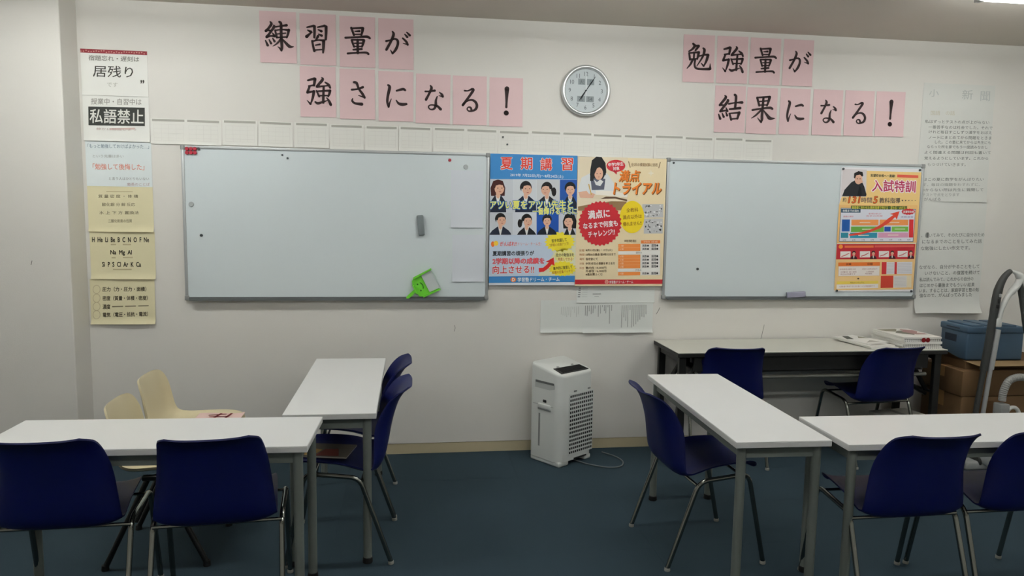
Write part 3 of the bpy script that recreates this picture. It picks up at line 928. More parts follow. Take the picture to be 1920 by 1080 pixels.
p.text('timetable_lettering', '中学3年  A組 B組', 612, 714, 110, 14, flat(246, 226, 200), 2)
p.rect('timetable', 534, 728, 688, 972, flat(236, 232, 226), 1)
p.rect('timetable', 358, 785, 688, 810, flat(240, 238, 232), 1.2)
p.rect('timetable', 354, 920, 684, 944, flat(240, 238, 232), 1.2)
for y0, y1 in ((729, 782), (813, 917), (946, 972)):
    p.rect('timetable', 358, y0, 530, y1, TO, 1.4)
for yy in (756, 839, 865, 891):
    p.rect('timetable', 358, yy, 530, yy + 1.5, flat(250, 200, 150), 1.8)
for i, yy in enumerate((743, 769, 826, 852, 879, 905, 959)):
    p.text('timetable_lettering', '%d 限' % (i + 1), 384, yy, 30, 14, flat(250, 226, 200), 2)
    p.text('timetable_lettering', '英数●', 572, yy, 52, 18, flat(56, 54, 56), 2, 0, 0.02)
    p.text('timetable_lettering', '国理●', 646, yy, 52, 18, flat(56, 54, 56), 2, 0, 0.02)
p.text('timetable_lettering', '昼休み', 520, 797, 48, 16, flat(110, 90, 64), 2)
p.text('timetable_lettering', '夕休み', 516, 932, 48, 16, flat(110, 90, 64), 2)
DB = flat(92, 70, 50)
for a, b, yy, ww in (('日程', '8月13日(金)・17日(火)', 775, 205), ('時間', '10時00分集合 夜9時35分まで', 808, 232), ('場所', '各校舎にて', 842, 92), ('対象', '中学3年生の受験を考える方', 877, 226), ('料金', '塾内生 10,000円', 911, 158), ('', '外部生 16,000円', 936, 158), ('', '※教材費ふくむ', 961, 130)):
    if a:
        p.text('detail_lettering', a, 76, yy, 36, 18, flat(190, 120, 70), 1)
    p.text('detail_lettering', b, 106 + ww / 2, yy, ww, 20, DB, 1, 0, 0.015)
p.poly('footer_band', [(24, 1000), (708, 1008), (706, 1042), (23, 1036)], flat(196, 42, 52), 1)
p.ell('footer_band', 268, 1021, 15, 15, flat(240, 190, 170), 2)
p.text('footer_band', 'D', 268, 1021, 14, 18, flat(196, 42, 52), 3, 0, 0.03)
p.text('footer_band', '学習塾ドリーム・チーム', 382, 1023, 186, 22, WHT, 2, 0, 0.02)
p.finish()

# ------------------------------------------------------------------ orange poster
o = sheet('poster', 'orange entrance exam training poster pinned to the right whiteboard', 'poster', 2.930, 1.905, 0.592, 0.845, flat(238, 236, 238, 0.4), 'large course posters', y=-0.0185, tilt=0.0015, nu=2, nv=2)
o.rotation_euler[1] = 0.0
p = Print(o, [(52, 48), (690, 56), (640, 1048), (18, 1036)], 0.592, 0.845)
p.poly('orange_ground', [(240, 75), (688, 82), (664, 650), (30, 650), (40, 345), (60, 280), (250, 270)], flat(244, 208, 138), 0.1)
p.poly('orange_ground', [(40, 345), (664, 345), (664, 650), (30, 650)], flat(240, 192, 124), 0.3)
p.poly('orange_ground', [(30, 655), (662, 655), (642, 1030), (20, 1026)], flat(240, 202, 140), 0.2)
mp = 'man_photo'
p.poly(mp, [(62, 62), (250, 66), (250, 280), (52, 280)], flat(222, 214, 214), 0.4)
p.poly(mp, [(62, 276), (80, 225), (130, 168), (160, 150), (215, 160), (235, 200), (254, 262), (250, 276)], flat(40, 42, 46), 0.8)
p.poly(mp, [(180, 276), (196, 190), (212, 215), (216, 276)], flat(20, 22, 26), 1.0)
p.ell(mp, 187, 140, 30, 42, SKIN, 1.2)
p.poly(mp, [(150, 130), (152, 95), (185, 78), (218, 84), (224, 112), (216, 122), (198, 106), (168, 112), (160, 138)], flat(38, 32, 32), 1.4)
p.ell(mp, 208, 160, 14, 12, SKIN, 1.5, 10)
for ex in (178, 200):
    p.ell(mp, ex, 138, 5, 3, HAIR, 1.6, 8)
p.text('small_lettering', '志望校合格へ一直線!', 380, 112, 196, 22, flat(64, 58, 44), 1, 1, 0.03)
p.poly('small_lettering', [(494, 102), (664, 106), (664, 128), (494, 124)], flat(226, 96, 76), 1)
p.otext('title_lettering', '入試特訓', 470, 194, 345, 92, flat(190, 52, 92), flat(252, 240, 240), 1, 1, 0.09, 0.02)
p.text('subtitle_lettering', '約', 82, 304, 28, 34, flat(96, 86, 80), 1.5, 0, 0.015)
p.otext('subtitle_lettering', '131', 158, 304, 94, 52, flat(232, 110, 44), flat(120, 60, 30), 1.5, 0, 0.05, 0.01, 0.15)
p.text('subtitle_lettering', '時間', 256, 306, 84, 42, flat(110, 90, 92), 1.5, 0, 0.015)
p.otext('subtitle_lettering', '5', 325, 304, 34, 54, flat(232, 110, 44), flat(120, 60, 30), 1.5, 0, 0.05, 0.01, 0.15)
p.text('subtitle_lettering', '教科指導', 440, 308, 166, 44, flat(78, 66, 70), 1.5, 0, 0.015)
for k in range(5):
    p.ell('subtitle_lettering', 540 + k * 26, 308, 6 - k * 0.6, 6 - k * 0.6, flat(90, 76, 76), 1.5, 10)
p.poly('ribbon', [(135, 350), (580, 354), (578, 382), (133, 378)], flat(66, 88, 40), 1)
p.text('ribbon', '偏差値に合わせた5教科指導で伸びる・変わる・のびる!', 356, 366, 430, 24, flat(232, 222, 90), 2, 0.5, 0.01)
p.poly('chart', [(54, 368), (650, 376), (636, 642), (46, 636)], flat(96, 116, 132), 0.8)
p.poly('chart', [(58, 373), (646, 381), (631, 636), (51, 631)], flat(226, 228, 238), 1)
for (x0, y0, x1, y1, c) in ((66, 460, 128, 555, (34, 92, 168)), (140, 462, 354, 508, (238, 152, 84)), (364, 462, 592, 508, (238, 152, 84)), (138, 516, 398, 560, (110, 176, 72)), (402, 518, 452, 557, (34, 84, 168)),
                            (460, 517, 592, 558, (118, 184, 76)), (60, 565, 118, 606, (48, 140, 160)), (132, 566, 346, 608, (48, 146, 172)), (354, 566, 592, 606, (222, 160, 190)), (598, 460, 634, 606, (222, 56, 60)), (58, 376, 210, 406, (44, 82, 108))):
    p.rect('chart', x0, y0, x1, y1, flat(*c), 1.4)
    if x1 - x0 > 90 and y0 > 450:
        p.rect('chart', (x0 + x1) / 2 - 42, (y0 + y1) / 2 - 3, (x0 + x1) / 2 + 42, (y0 + y1) / 2 + 3, flat(240, 226, 210), 1.6)
p.text('chart', '合格までの流れ', 134, 391, 130, 20, WHT, 2, 0.5, 0.02)
p.text('chart', '重点単元の総仕上げ', 325, 414, 100, 14, flat(206, 90, 110), 2)
p.text('chart', '苦手の克服', 320, 432, 130, 12, flat(206, 90, 110), 2)
p.text('chart', '基礎の確認', 115, 436, 80, 12, flat(206, 90, 110), 2)
p.text('chart', '実戦演習', 580, 440, 100, 12, flat(120, 90, 150), 2)
for k in range(8):
    p.text('chart', '%d月' % (k + 5 if k + 5 <= 12 else k - 7), 88 + k * 73, 624, 24, 12, flat(86, 92, 110), 2, 0, 0.01)
p.star('red_burst', 590, 398, 58, 26, 14, 0.86, flat(206, 40, 52), 2)
p.text('red_burst', '志望校合格', 592, 398, 86, 18, WHT, 3, 0, 0.02)
p.poly('arrow', [(120, 578), (220, 562), (310, 534), (380, 496), (430, 452), (470, 424), (442, 416), (520, 394), (498, 462), (486, 440), (440, 486), (370, 530), (290, 562), (200, 584), (130, 590)], flat(222, 74, 52), 2.4)
RD = flat(192, 42, 54)
p.poly('red_panel', [(32, 656), (652, 660), (645, 782), (28, 778)], RD, 1)
p.ell('red_panel', 62, 676, 17, 17, flat(240, 150, 60), 2)
p.rect('red_panel', 92, 668, 320, 686, flat(234, 120, 70), 2)
p.rect('red_panel', 328, 668, 640, 684, flat(222, 96, 84), 2)
for k, cx in enumerate((102, 255, 405, 554)):
    p.rect('red_panel', cx - 42, 714, cx + 38, 764, flat(240, 236, 230), 2)
    p.poly('red_panel', [(cx - 34, 752), (cx - 5, 742), (cx + 28, 724), (cx + 30, 730), (cx - 4, 750), (cx - 34, 758)], flat(206, 110, 110), 2.3)
    portrait(p, 'red_panel', cx + 64, 730, 15, 'short', flat(60, 30, 36), 0, 778, True, 2, None, None, 1.7)
p.rect('price_table', 46, 803, 374, 916, flat(226, 186, 150), 1)
p.rect('price_table', 46, 803, 374, 832, flat(234, 124, 54), 1.4)
p.text('price_table', '対象', 128, 818, 40, 18, flat(90, 44, 26), 2, 0, 0.02)
p.text('price_table', '日程', 296, 818, 40, 18, flat(90, 44, 26), 2, 0, 0.02)
p.rect('price_table', 50, 836, 370, 912, flat(240, 232, 226), 1.4)
for (cx, yy, tx, ww) in ((122, 858, '中学3年生の塾生の方', 124), (294, 858, '9月から翌年2月まで', 120), (128, 880, '日曜日 全18回', 120), (296, 880, '入試直前', 62), (124, 897, '祝日は休講です', 118), (286, 896, '特別講座', 56)):
    p.text('price_table', tx, cx, yy, ww, 13, flat(150, 90, 90), 2)
p.ell('price_table', 205, 935, 8, 6, flat(80, 60, 50), 2, 10)
p.rect('notice_box', 38, 955, 364, 978, flat(240, 212, 96), 1.2)
p.text('notice_box', '特別カリキュラム', 198, 967, 110, 14, flat(150, 110, 40), 2)
p.rect('notice_box', 38, 980, 364, 1014, flat(240, 234, 228), 1.2)
p.text('notice_box', '入試本番で得点できる力を身につける特訓授業です', 196, 997, 280, 14, flat(180, 120, 120), 2)
for (x0, y0, x1, y1, c) in ((388, 803, 426, 903, (204, 52, 56)), (426, 804, 490, 903, (226, 222, 224)), (490, 804, 508, 903, (204, 52, 56)), (510, 804, 632, 904, (222, 220, 224)),
                            (383, 915, 482, 1014, (206, 70, 52)), (414, 944, 482, 956, (246, 226, 214)), (414, 958, 480, 1014, (226, 98, 48)), (484, 915, 628, 1014, (226, 222, 218)), (590, 915, 628, 1014, (236, 222, 190))):
    p.rect('fee_table', x0, y0, x1, y1, flat(*c), 1.2 + 0.05 * (x0 % 7))
for k in range(7):
    p.rect('fee_table', 516, 816 + k * 12, 626, 818 + k * 12, flat(180, 176, 180), 2)
    p.rect('fee_table', 432, 816 + k * 12, 484, 818 + k * 12, flat(186, 182, 186), 2)
    p.rect('fee_table', 492, 926 + k * 12, 584, 928 + k * 12, flat(186, 182, 184), 2)
p.finish()
for (x, z, nm) in ((2.942, 1.893, 'top left'), (3.508, 1.897, 'top right'), (2.950, 1.066, 'bottom left'), (3.510, 1.062, 'bottom right')):
    magnet(x, z, 0.008, DARKM, 'grey magnet holding the %s corner of the orange poster' % nm, y=-0.0205)

# ================================================================== notices at the left
KW = flat(70, 68, 62)
GR = flat(150, 148, 140)
FA = flat(196, 192, 182)
SX = -1.848


def notice(name_label, z, H, m, quad, mm=0.366, **kw):
    o = sheet('notice_sheet', name_label, 'notice', SX + kw.pop('dx', 0), z, mm, H, m, 'notices in the column by the pillar', **kw)
    return Print(o, quad, mm, H)


p = notice('white notice with a red patterned strip along its top edge', 2.474, 0.262, PAPER, [(42, 50), (545, 82), (550, 450), (50, 425)], tilt=0.010, curl=0.002)
p.poly('red_strip', [(42, 50), (545, 82), (545, 112), (43, 82)], flat(150, 58, 66), 1)
for k in range(26):
    x = 48 + k * 19
    yy = 66 + 32 * (x - 42) / 503
    p.ell('red_strip', x, yy + random.uniform(-6, 6), 6, 5, flat(206, 150, 140), 1.5, 7)
p.text('lettering', '宿題忘れ・遅刻は', 294, 135, 380, 42, flat(128, 126, 118), 1, 3, 0.01)
p.text('lettering', '居残り', 286, 240, 300, 92, KW, 1, 3, 0.008)
p.text('lettering', 'です', 278, 346, 80, 36, flat(180, 178, 168), 1, 2)
p.text('lettering', '”', 505, 326, 26, 24, KW, 1, 0, 0.03)
p.finish()
p = notice('white notice with a black box of white lettering', 2.212, 0.262, PAPER, [(48, 425), (550, 452), (552, 755), (56, 738)], tilt=0.018, curl=0.004)
p.text('lettering', '授業中・自習中は', 304, 477, 380, 42, flat(150, 148, 140), 1, 2, 0.01)
p.poly('black_box', [(92, 506), (518, 522), (516, 646), (92, 634)], flat(58, 60, 56), 1)
p.text('black_box', '私語禁止', 305, 577, 404, 96, flat(224, 224, 216), 2, 2, 0.012)
p.rect('print_lines', 250, 656, 440, 668, flat(214, 190, 182), 1)
p.text('lettering', '静かに勉強しよう', 300, 664, 300, 16, flat(190, 170, 164), 2, 2)
p.finish()
p = notice('pale blue notice with faded orange lettering', 1.948, 0.262, BLUEP, [(62, 780), (556, 800), (560, 1108), (68, 1100)], tilt=0.006, dx=0.004)
p.text('lettering', '「もっと勉強しておけばよかった…」', 310, 822, 460, 30, flat(120, 140, 150), 1, 1.5, 0.008)
p.text('lettering', 'という先輩は多い', 232, 890, 230, 22, flat(170, 172, 168), 1, 1)
p.text('lettering', '「勉強して後悔した」', 308, 965, 386, 42, flat(222, 146, 128), 1, 1, 0.01)
p.text('lettering', 'と言う人はひとりもいない', 385, 1049, 300, 22, flat(150, 150, 148), 1, 0.5)
p.text('lettering', '塾長のことば', 455, 1088, 170, 22, flat(180, 150, 150), 1)
p.finish()
p = notice('cream yellow notice with faint grey lines of kanji', 1.690, 0.272, YELLOWP, [(76, 35), (572, 40), (580, 375), (84, 365)], tilt=0.012, curl=0.010, dx=0.004)
p.rect('print_lines', 220, 78, 420, 82, flat(190, 178, 140), 1)
for tx, cx, yy, ww in (('質 量 密 度 ・ 体 積', 310, 112, 300), ('酸化銀 分 解 反応', 312, 172, 250), ('水 上 下 方 置換法', 315, 231, 300), ('二酸化炭素の性質', 322, 291, 180)):
    p.text('lettering', tx, cx, yy, ww, 24, flat(140, 132, 108), 1, 0, 0.008)
p.finish()
p = notice('cream yellow notice listing chemical element symbols', 1.420, 0.285, YELLOWP, [(84, 372), (578, 375), (584, 690), (95, 690)], tilt=0.010, curl=0.010, dx=0.006, y=-0.0022)
for tx, cx, yy, ww, hh in (('H  He  Li  Be  B  C  N  O  F  Ne', 320, 428, 430, 32), ('Na  Mg  Al', 322, 516, 160, 36), ('Si  P  S  Cl  Ar  K  Ca', 325, 592, 292, 32)):
    p.text('lettering', tx, cx, yy, ww, hh, flat(52, 48, 38), 1, 0, 0.03)
for x0, x1, yy in ((245, 285, 460), (335, 398, 460), (250, 280, 548), (335, 410, 546), (260, 400, 626)):
    p.rect('print_lines', x0, yy - 4, x1, yy + 4, flat(196, 184, 146), 1)
p.finish()
p = notice('cream yellow notice of physics terms beside four faint circles', 1.134, 0.272, YELLOWP, [(95, 690), (590, 695), (600, 1030), (108, 1015)], tilt=0.014, curl=0.014, dx=-0.004, y=-0.003)
for tx, cx, yy, ww in (('圧力（力・圧力・面積）', 360, 766, 335), ('密度（質量・体積・密度）', 366, 832, 345), ('濃度', 223, 892, 58), ('電気（電圧・抵抗・電流）', 368, 952, 345)):
    p.text('lettering', tx, cx, yy, ww, 34, flat(78, 72, 58), 1, 0.6, 0.02)
for k in range(3):
    p.rect('print_lines', 266 + k * 100, 888, 350 + k * 98, 896, flat(140, 132, 108), 1)
for k, yy in enumerate((765, 828, 888, 948)):
    p.stroke('faint_circle#%d' % k, [(148 + 27 * math.cos(a * PI / 6), yy + 30 * math.sin(a * PI / 6), 3) for a in range(13)], flat(196, 184, 150), 1, 2)
p.finish()

# faint papers on the left whiteboard
for k, (x, z, W, H) in enumerate(((0.299, 1.826, 0.204, 0.358), (0.311, 1.422, 0.200, 0.298))):
    o = sheet('thin_sheet', 'faint lilac white sheet, %s of two at the right end of the left whiteboard' % ('upper' if k == 0 else 'lower'), 'paper sheet', x, z, W, H, mat('thin_paper', rgb(214, 219, 226), 0.7), 'thin sheets on the whiteboard', y=-0.0165, tilt=0.004, curl=0.006, nu=4, nv=10)

# handwritten sheets at the right
HW = flat(152, 154, 148)
HWD = flat(112, 116, 112)
o = sheet('handwritten_sheet', 'tall grey sheet of handwriting right of the orange poster, upper one', 'paper sheet', 3.505, 2.486, 0.542, 0.800, mat('grey_paper', rgb(216, 217, 211), 0.8), 'handwritten sheets', tilt=0.002, curl=0.004, wave=0.002)
p = Print(o, [(55, 68), (655, 82), (620, 1062), (20, 1040)], 0.542, 0.800)
p.text('handwriting', '小', 140, 150, 80, 60, flat(190, 194, 190), 1)
p.text('handwriting', '新', 420, 160, 90, 80, flat(184, 188, 184), 1)
p.text('handwriting', '聞', 570, 170, 80, 80, flat(188, 192, 190), 1)
p.text('handwriting', '国語　の話', 220, 312, 200, 36, flat(206, 200, 180), 1)
for tx, cx, yy, ww in (('私はずっとテストの点が上がらない', 345, 385, 540), ('一番苦手なのは社会でした。それで', 375, 430, 540), ('けれど毎日すこしずつ漢字をおぼえ', 375, 470, 530), ('ノートにまとめてから問題をときま', 375, 515, 530), ('した。この塾に来てからは先生にも', 400, 553, 470), ('ならった所を家でもう一度読みなおし', 355, 592, 510), ('よく間違える問題は何回も書いて', 360, 638, 560), ('覚えるようにしています。これから', 350, 686, 540), ('もつづけていきます。', 270, 738, 320),
                   ('私はこの夏に数学をがんばりたい', 315, 862, 550), ('です。毎日の宿題をわすれずに、', 300, 906, 520), ('わからない所は先生に質問して', 325, 950, 530), ('テストで点をとります', 230, 990, 310), ('がんばる', 160, 1025, 140)):
    p.text('handwriting', tx, cx, yy, ww, 27, HWD if (yy % 3) else HW, 1, 0.6)
p.finish()
o = sheet('handwritten_sheet', 'tall grey sheet of handwriting right of the orange poster, lower one curling at its foot', 'paper sheet', 3.548, 1.690, 0.508, 0.782, mat('grey_paper', rgb(216, 217, 211), 0.8), 'handwritten sheets', tilt=0.004, curl=0.032, wave=0.003, y=-0.001, nv=40)
p = Print(o, [(110, 10), (722, 20), (690, 1020), (62, 1012)], 0.508, 0.782)
for tx, cx, yy, ww in (('、書いてみて、そのたびに自分のため', 415, 315, 590), ('になるまでのことをしてみた話', 410, 372, 560), ('な勉強にしたい作文です。', 350, 432, 460),
                   ('なぜなら、自分がやることをして', 395, 600, 570), ('いけないこと、の復習を続けて', 425, 655, 520), ('私は読んでみて、これからの自分の', 370, 712, 510), ('はじめから最後までもういい結果', 380, 765, 520), ('いま、することは、家庭学習と塾の勉', 400, 812, 570), ('強なので、がんばってみました', 370, 856, 500)):
    p.text('handwriting', tx, cx, yy, ww, 36, HWD, 1, -0.3, 0.004)
p.rect('print_lines', 168, 292, 188, 338, flat(110, 112, 108), 2)
p.finish()

# papers below the posters
LP = PAPER


def bars(p, xs, y0, y1s, m, w=5):
    for x, y1 in zip(xs, y1s):
        yy = y0
        while yy < y1:
            p.rect('vertical_print', x - w / 2, yy, x + w / 2, min(yy + 14, y1), m, 1)
            yy += 17


def small_sheet(label, quad, x, z, W, H, y, **kw):
    o = sheet('printed_sheet', label, 'paper sheet', x, z, W, H, mat('cool_paper', rgb(222, 225, 220), 0.75), 'printed sheets below the posters', y=y, **kw)
    return Print(o, quad, W, H)


rr = random.Random(5)
p = small_sheet('white sheet tucked under the cream poster with faint print', [(680, 40), (1740, 45), (1720, 270), (700, 262)], 1.128, 1.102, 0.530, 0.118, -0.001, tilt=0.03, curl=0.002)
for k in range(5):
    p.rect('print_lines', 708, 75 + k * 27, 738, 85 + k * 27, flat(110, 114, 112), 1)
    p.rect('print_lines', 760, 78 + k * 27, 830, 82 + k * 27, flat(190, 192, 188), 1)
p.rect('print_lines', 900, 150, 1010, 158, flat(120, 124, 124), 1)
p.rect('print_lines', 925, 185, 985, 192, flat(170, 172, 170), 1)
p.finish()
p = small_sheet('left white sheet below the posters with faint vertical print', [(95, 245), (740, 255), (745, 720), (110, 720)], 0.890, 1.000, 0.290, 0.212, -0.001, tilt=0.012, curl=0.008)
bars(p, [405 + k * 28 for k in range(10)], 345, [rr.uniform(380, 500) for _ in range(10)], flat(176, 178, 172))
p.finish()
p = small_sheet('middle white sheet below the posters with dark vertical print', [(735, 260), (1290, 275), (1280, 735), (740, 735)], 1.172, 0.998, 0.258, 0.214, -0.0022, tilt=0.012, curl=0.010)
bars(p, [772, 800, 828, 856, 884, 912, 960, 990, 1018, 1046, 1068, 1098, 1122, 1152], 335, [480, 490, 420, 460, 445, 380, 500, 455, 360, 420, 455, 365, 605, 420], flat(104, 108, 104), 7)
p.finish()
p = small_sheet('right white sheet below the posters with long vertical print', [(1280, 270), (1740, 280), (1720, 725), (1285, 730)], 1.424, 0.996, 0.226, 0.212, -0.0034, tilt=0.012, curl=0.010)
bars(p, [1308 + k * 27.4 for k in range(13)], 335, [655, 510, 560, 650, 400, 655, 640, 610, 570, 545, 500, 510, 470], flat(116, 120, 114), 7)
p.finish()

# ================================================================== tables
def desk_parts(t, W, D, H):
    MB().rbox(-W / 2, W / 2, -D / 2, D / 2, H - 0.004, H, 0.0015, 1).build('table_top', WHITE_TOP, t)
    MB().rbox(-W / 2, W / 2, -D / 2, D / 2, H - 0.026, H - 0.004, 0.002, 1).build('edge_band', EDGE, t)
    for s in (-1, 1):
        MB().box(-W / 2 + 0.05, W / 2 - 0.05, s * (D / 2 - 0.045) - 0.01, s * (D / 2 - 0.045) + 0.01, H - 0.076, H - 0.026).build('apron', STEEL, t)
        MB().box(s * (W / 2 - 0.045) - 0.01, s * (W / 2 - 0.045) + 0.01, -D / 2 + 0.05, D / 2 - 0.05, H - 0.076, H - 0.026).build('apron', STEEL, t)
    for sx in (-1, 1):
        for sy in (-1, 1):
            x, y = sx * (W / 2 - 0.042), sy * (D / 2 - 0.042)
            l = MB().tube([(x, y, 0.02), (x, y, H - 0.026)], 0.019, 16).build('leg', STEEL, t, 40)
            MB().lathe([(0.021, 0), (0.023, 0.004), (0.0215, 0.024), (0.019, 0.026)], 16, 0, Matrix.Translation((x, y, 0))).build('foot_cap', RUBBER, l, 40)


DESKS = [('white desk across the front left, behind two blue chairs', -0.947, -1.748, math.radians(-2.3)),
         ('white desk set end-on to the wall at left, blue chairs on its right side', -0.307, -0.936, math.radians(89.3)),
         ('white desk set end-on to the wall at right, one blue chair at its left', 1.516, -1.486, math.radians(88.4)),
         ('white desk across the front right, behind two blue chairs', 2.337, -1.967, math.radians(-1.4))]
d0 = thing('desk', DESKS[0][0], 'table', (DESKS[0][1], DESKS[0][2], 0), DESKS[0][3], 'white classroom desks')
desk_parts(d0, 1.2, 0.40, 0.70)
for lb, x, y, a in DESKS[1:]:
    d = copy_tree(d0)
    d.location, d.rotation_euler = (x, y, 0), (0, 0, a)
    d['label'] = lb

# folding table at the wall
ft = thing('folding_table', 'long folding table with black frame against the wall', 'table', (2.565, -0.245, 0))
FH = 0.735
MB().rbox(-0.905, 0.905, -0.228, 0.228, FH - 0.005, FH, 0.002, 1).build('table_top', mat('grey_white_laminate', rgb(206, 205, 194), 0.45), ft)
MB().rbox(-0.905, 0.905, -0.229, 0.229, FH - 0.030, FH - 0.005, 0.003, 1).build('edge_band', DSTEEL, ft)
for s in (-1, 1):
    MB().box(-0.80, 0.80, s * 0.17 - 0.012, s * 0.17 + 0.012, FH - 0.07, FH - 0.03).build('apron', DSTEEL, ft)
sh = MB().box(-0.76, 0.76, -0.19, 0.165, 0.600, 0.606).box(-0.76, 0.76, 0.160, 0.165, 0.60, 0.665)
sh.build('under_shelf', mat('dark_shelf', rgb(20, 22, 20), 0.6), ft)
MB().box(-0.79, 0.79, -0.200, -0.192, 0.612, 0.706).build('front_panel', DSTEEL, ft)
MB().tube([(-0.8, -0.17, 0.566), (0.8, -0.17, 0.566)], 0.013, 10).build('stretcher', mat('grey_rail', rgb(112, 112, 104), 0.5), ft, 40)
for s in (-1, 1):
    x = s * 0.862
    for y in (-0.185, 0.185):
        l = MB().rbox(x - 0.023, x + 0.023, y - 0.016, y + 0.016, 0.012, FH - 0.03, 0.003, 1).build('leg', DSTEEL, ft)
        MB().rbox(x - 0.022, x + 0.022, y - 0.017, y + 0.017, 0, 0.02, 0.003, 1).build('foot_cap', RUBBER, l)
    MB().box(x - 0.014, x + 0.014, -0.18, 0.18, 0.665, FH - 0.03).box(x - 0.012, x + 0.012, -0.18, 0.18, 0.10, 0.13).build('end_rail', DSTEEL, ft)
    for y in (-0.11, 0.11):
        MB().tube([(s * 0.70, y, FH - 0.04), (s * 0.855, y, 0.45)], 0.016, 8).build('brace', DSTEEL, ft, 40)
        MB().tube([(s * 0.66, y, 0.53), (s * 0.855, y, 0.42)], 0.014, 8).build('brace', DSTEEL, ft, 40)
    MB().tube([(x, -0.18, 0.445), (x, 0.18, 0.445)], 0.010, 8).build('end_rail', DSTEEL, ft, 40)

# ================================================================== blue chairs
PROF = [(0.198, 0.428), (0.195, 0.440), (0.180, 0.450), (0.14, 0.452), (0.06, 0.446), (-0.02, 0.434), (-0.08, 0.416), (-0.130, 0.405), (-0.172, 0.416), (-0.198, 0.456), (-0.213, 0.52), (-0.228, 0.60), (-0.246, 0.67), (-0.264, 0.72), (-0.287, 0.757), (-0.306, 0.775), (-0.324, 0.786)]
WID = [0.150, 0.172, 0.188, 0.198, 0.206, 0.212, 0.217, 0.220, 0.220, 0.217, 0.210, 0.201, 0.192, 0.184, 0.176, 0.164, 0.140]


def interp(tab, t):
    k = t * (len(tab) - 1)
    i = min(int(k), len(tab) - 2)
    p0, p1, p2, p3 = tab[max(i - 1, 0)], tab[i], tab[i + 1], tab[min(i + 2, len(tab) - 1)]
    f = k - i

    def cr(a, b, c, d):
        return 0.5 * (2 * b + (c - a) * f + (2 * a - 5 * b + 4 * c - d) * f * f + (3 * b - a - 3 * c + d) * f ** 3)
    if isinstance(p0, tuple):
        return tuple(cr(a, b, c, d) for a, b, c, d in zip(p0, p1, p2, p3))
    return cr(p0, p1, p2, p3)


def shell_mesh(prof, wid, curl_seat, curl_crease, curl_back, dip, thick, nu=20, nv=44):
    def mid(u, v, side):
        y, z = interp(prof, v)
        e = 0.01
        a, b = interp(prof, max(0, v - e)), interp(prof, min(1, v + e))
        ty, tz = b[0] - a[0], b[1] - a[1]
        L = math.hypot(ty, tz)
        ny, nz = tz / L, -ty / L          # towards the sitter
        if ny < 0 and nz < 0:
            ny, nz = -ny, -nz
        wd = interp(wid, v)
        k = v * (len(prof) - 1)
        seatw = max(0, 1 - k / 6)
        backw = min(1, max(0, (k - 8) / 3))
        crw = max(0, 1 - seatw - backw)
        topf = min(1, max(0, (k - 11.5) / 4))
        c = (curl_seat * seatw + curl_crease * crw + curl_back * backw * (1 - 0.75 * topf)) * abs(u) ** 4.5
        z2 = z - dip * topf * (1 - u * u)
        fb = backw
        return (u * wd, y + ny * side + c * (ny * (1 - fb) + fb), z2 + nz * side + c * nz * (1 - fb))
    mb = MB()
    fr = [mid(-1 + 2 * i / nu, j / nv, 0.0) for j in range(nv + 1) for i in range(nu + 1)]
    bk = [mid(-1 + 2 * i / nu, j / nv, -thick) for j in range(nv + 1) for i in range(nu + 1)]
    n = len(fr)
    mb.v = fr + bk
    W = nu + 1
    for j in range(nv):
        for i in range(nu):
            a = j * W + i
            mb.f.append((a, a + 1, a + W + 1, a + W))
            mb.f.append((n + a, n + a + W, n + a + W + 1, n + a + 1))
    ring = [i for i in range(W)] + [j * W + nu for j in range(1, nv + 1)] + [nv * W + i for i in reversed(range(nu))] + [j * W for j in reversed(range(1, nv))]
    for a, b in zip(ring, ring[1:] + ring[:1]):
        mb.f.append((a, b, b + n, a + n))
    mb.m = [0] * len(mb.f)
    return mb


def make_chair():
    t = thing('shell_chair', 'x', 'chair')
    shell_mesh(PROF, WID, 0.014, 0.030, 0.066, 0.005, 0.0065).build('shell', BLUE, t, 50)
    for s in (-1, 1):
        x = s * 0.233
        xf = s * 0.238
        rb, fb = Vector((x, -0.098, 0.402)), Vector((x, 0.138, 0.428))
        path = round_corners([(xf, -0.235, 0.012), rb, fb, (xf, 0.226, 0.012)], 0.045, 6)
        k = len(path) // 2
        MB().tube(path[:4], 0.0108, 10).build('leg', CHROME, t, 40)
        MB().tube(path[-4:], 0.0108, 10).build('leg', CHROME, t, 40)
        MB().tube(path[3:-3], 0.0108, 10).build('seat_rail', CHROME, t, 40)
    for o in [q for q in t.children if q.name.startswith('leg')]:
        v = min((vv.co for vv in o.data.vertices), key=lambda c: c.z)
        y = -0.2355 if v.y < 0 else 0.2262
        xx = 0.238 if v.x > 0 else -0.238
        MB().lathe([(0.0125, 0.0), (0.0135, 0.003), (0.0125, 0.013), (0.0112, 0.015)], 12, 0, Matrix.Translation((xx, y, 0))).build('glide', GLIDE, o, 40)
    MB().tube([(-0.234, -0.108, 0.386), (-0.16, -0.112, 0.388), (0.16, -0.112, 0.388), (0.234, -0.108, 0.386)], 0.0075, 8).build('crossbar', CHROME, t, 40)
    MB().tube([(-0.233, 0.10, 0.424), (-0.19, 0.10, 0.424), (0.19, 0.10, 0.424), (0.233, 0.10, 0.424)], 0.0065, 8).build('crossbar', CHROME, t, 40)
    return t


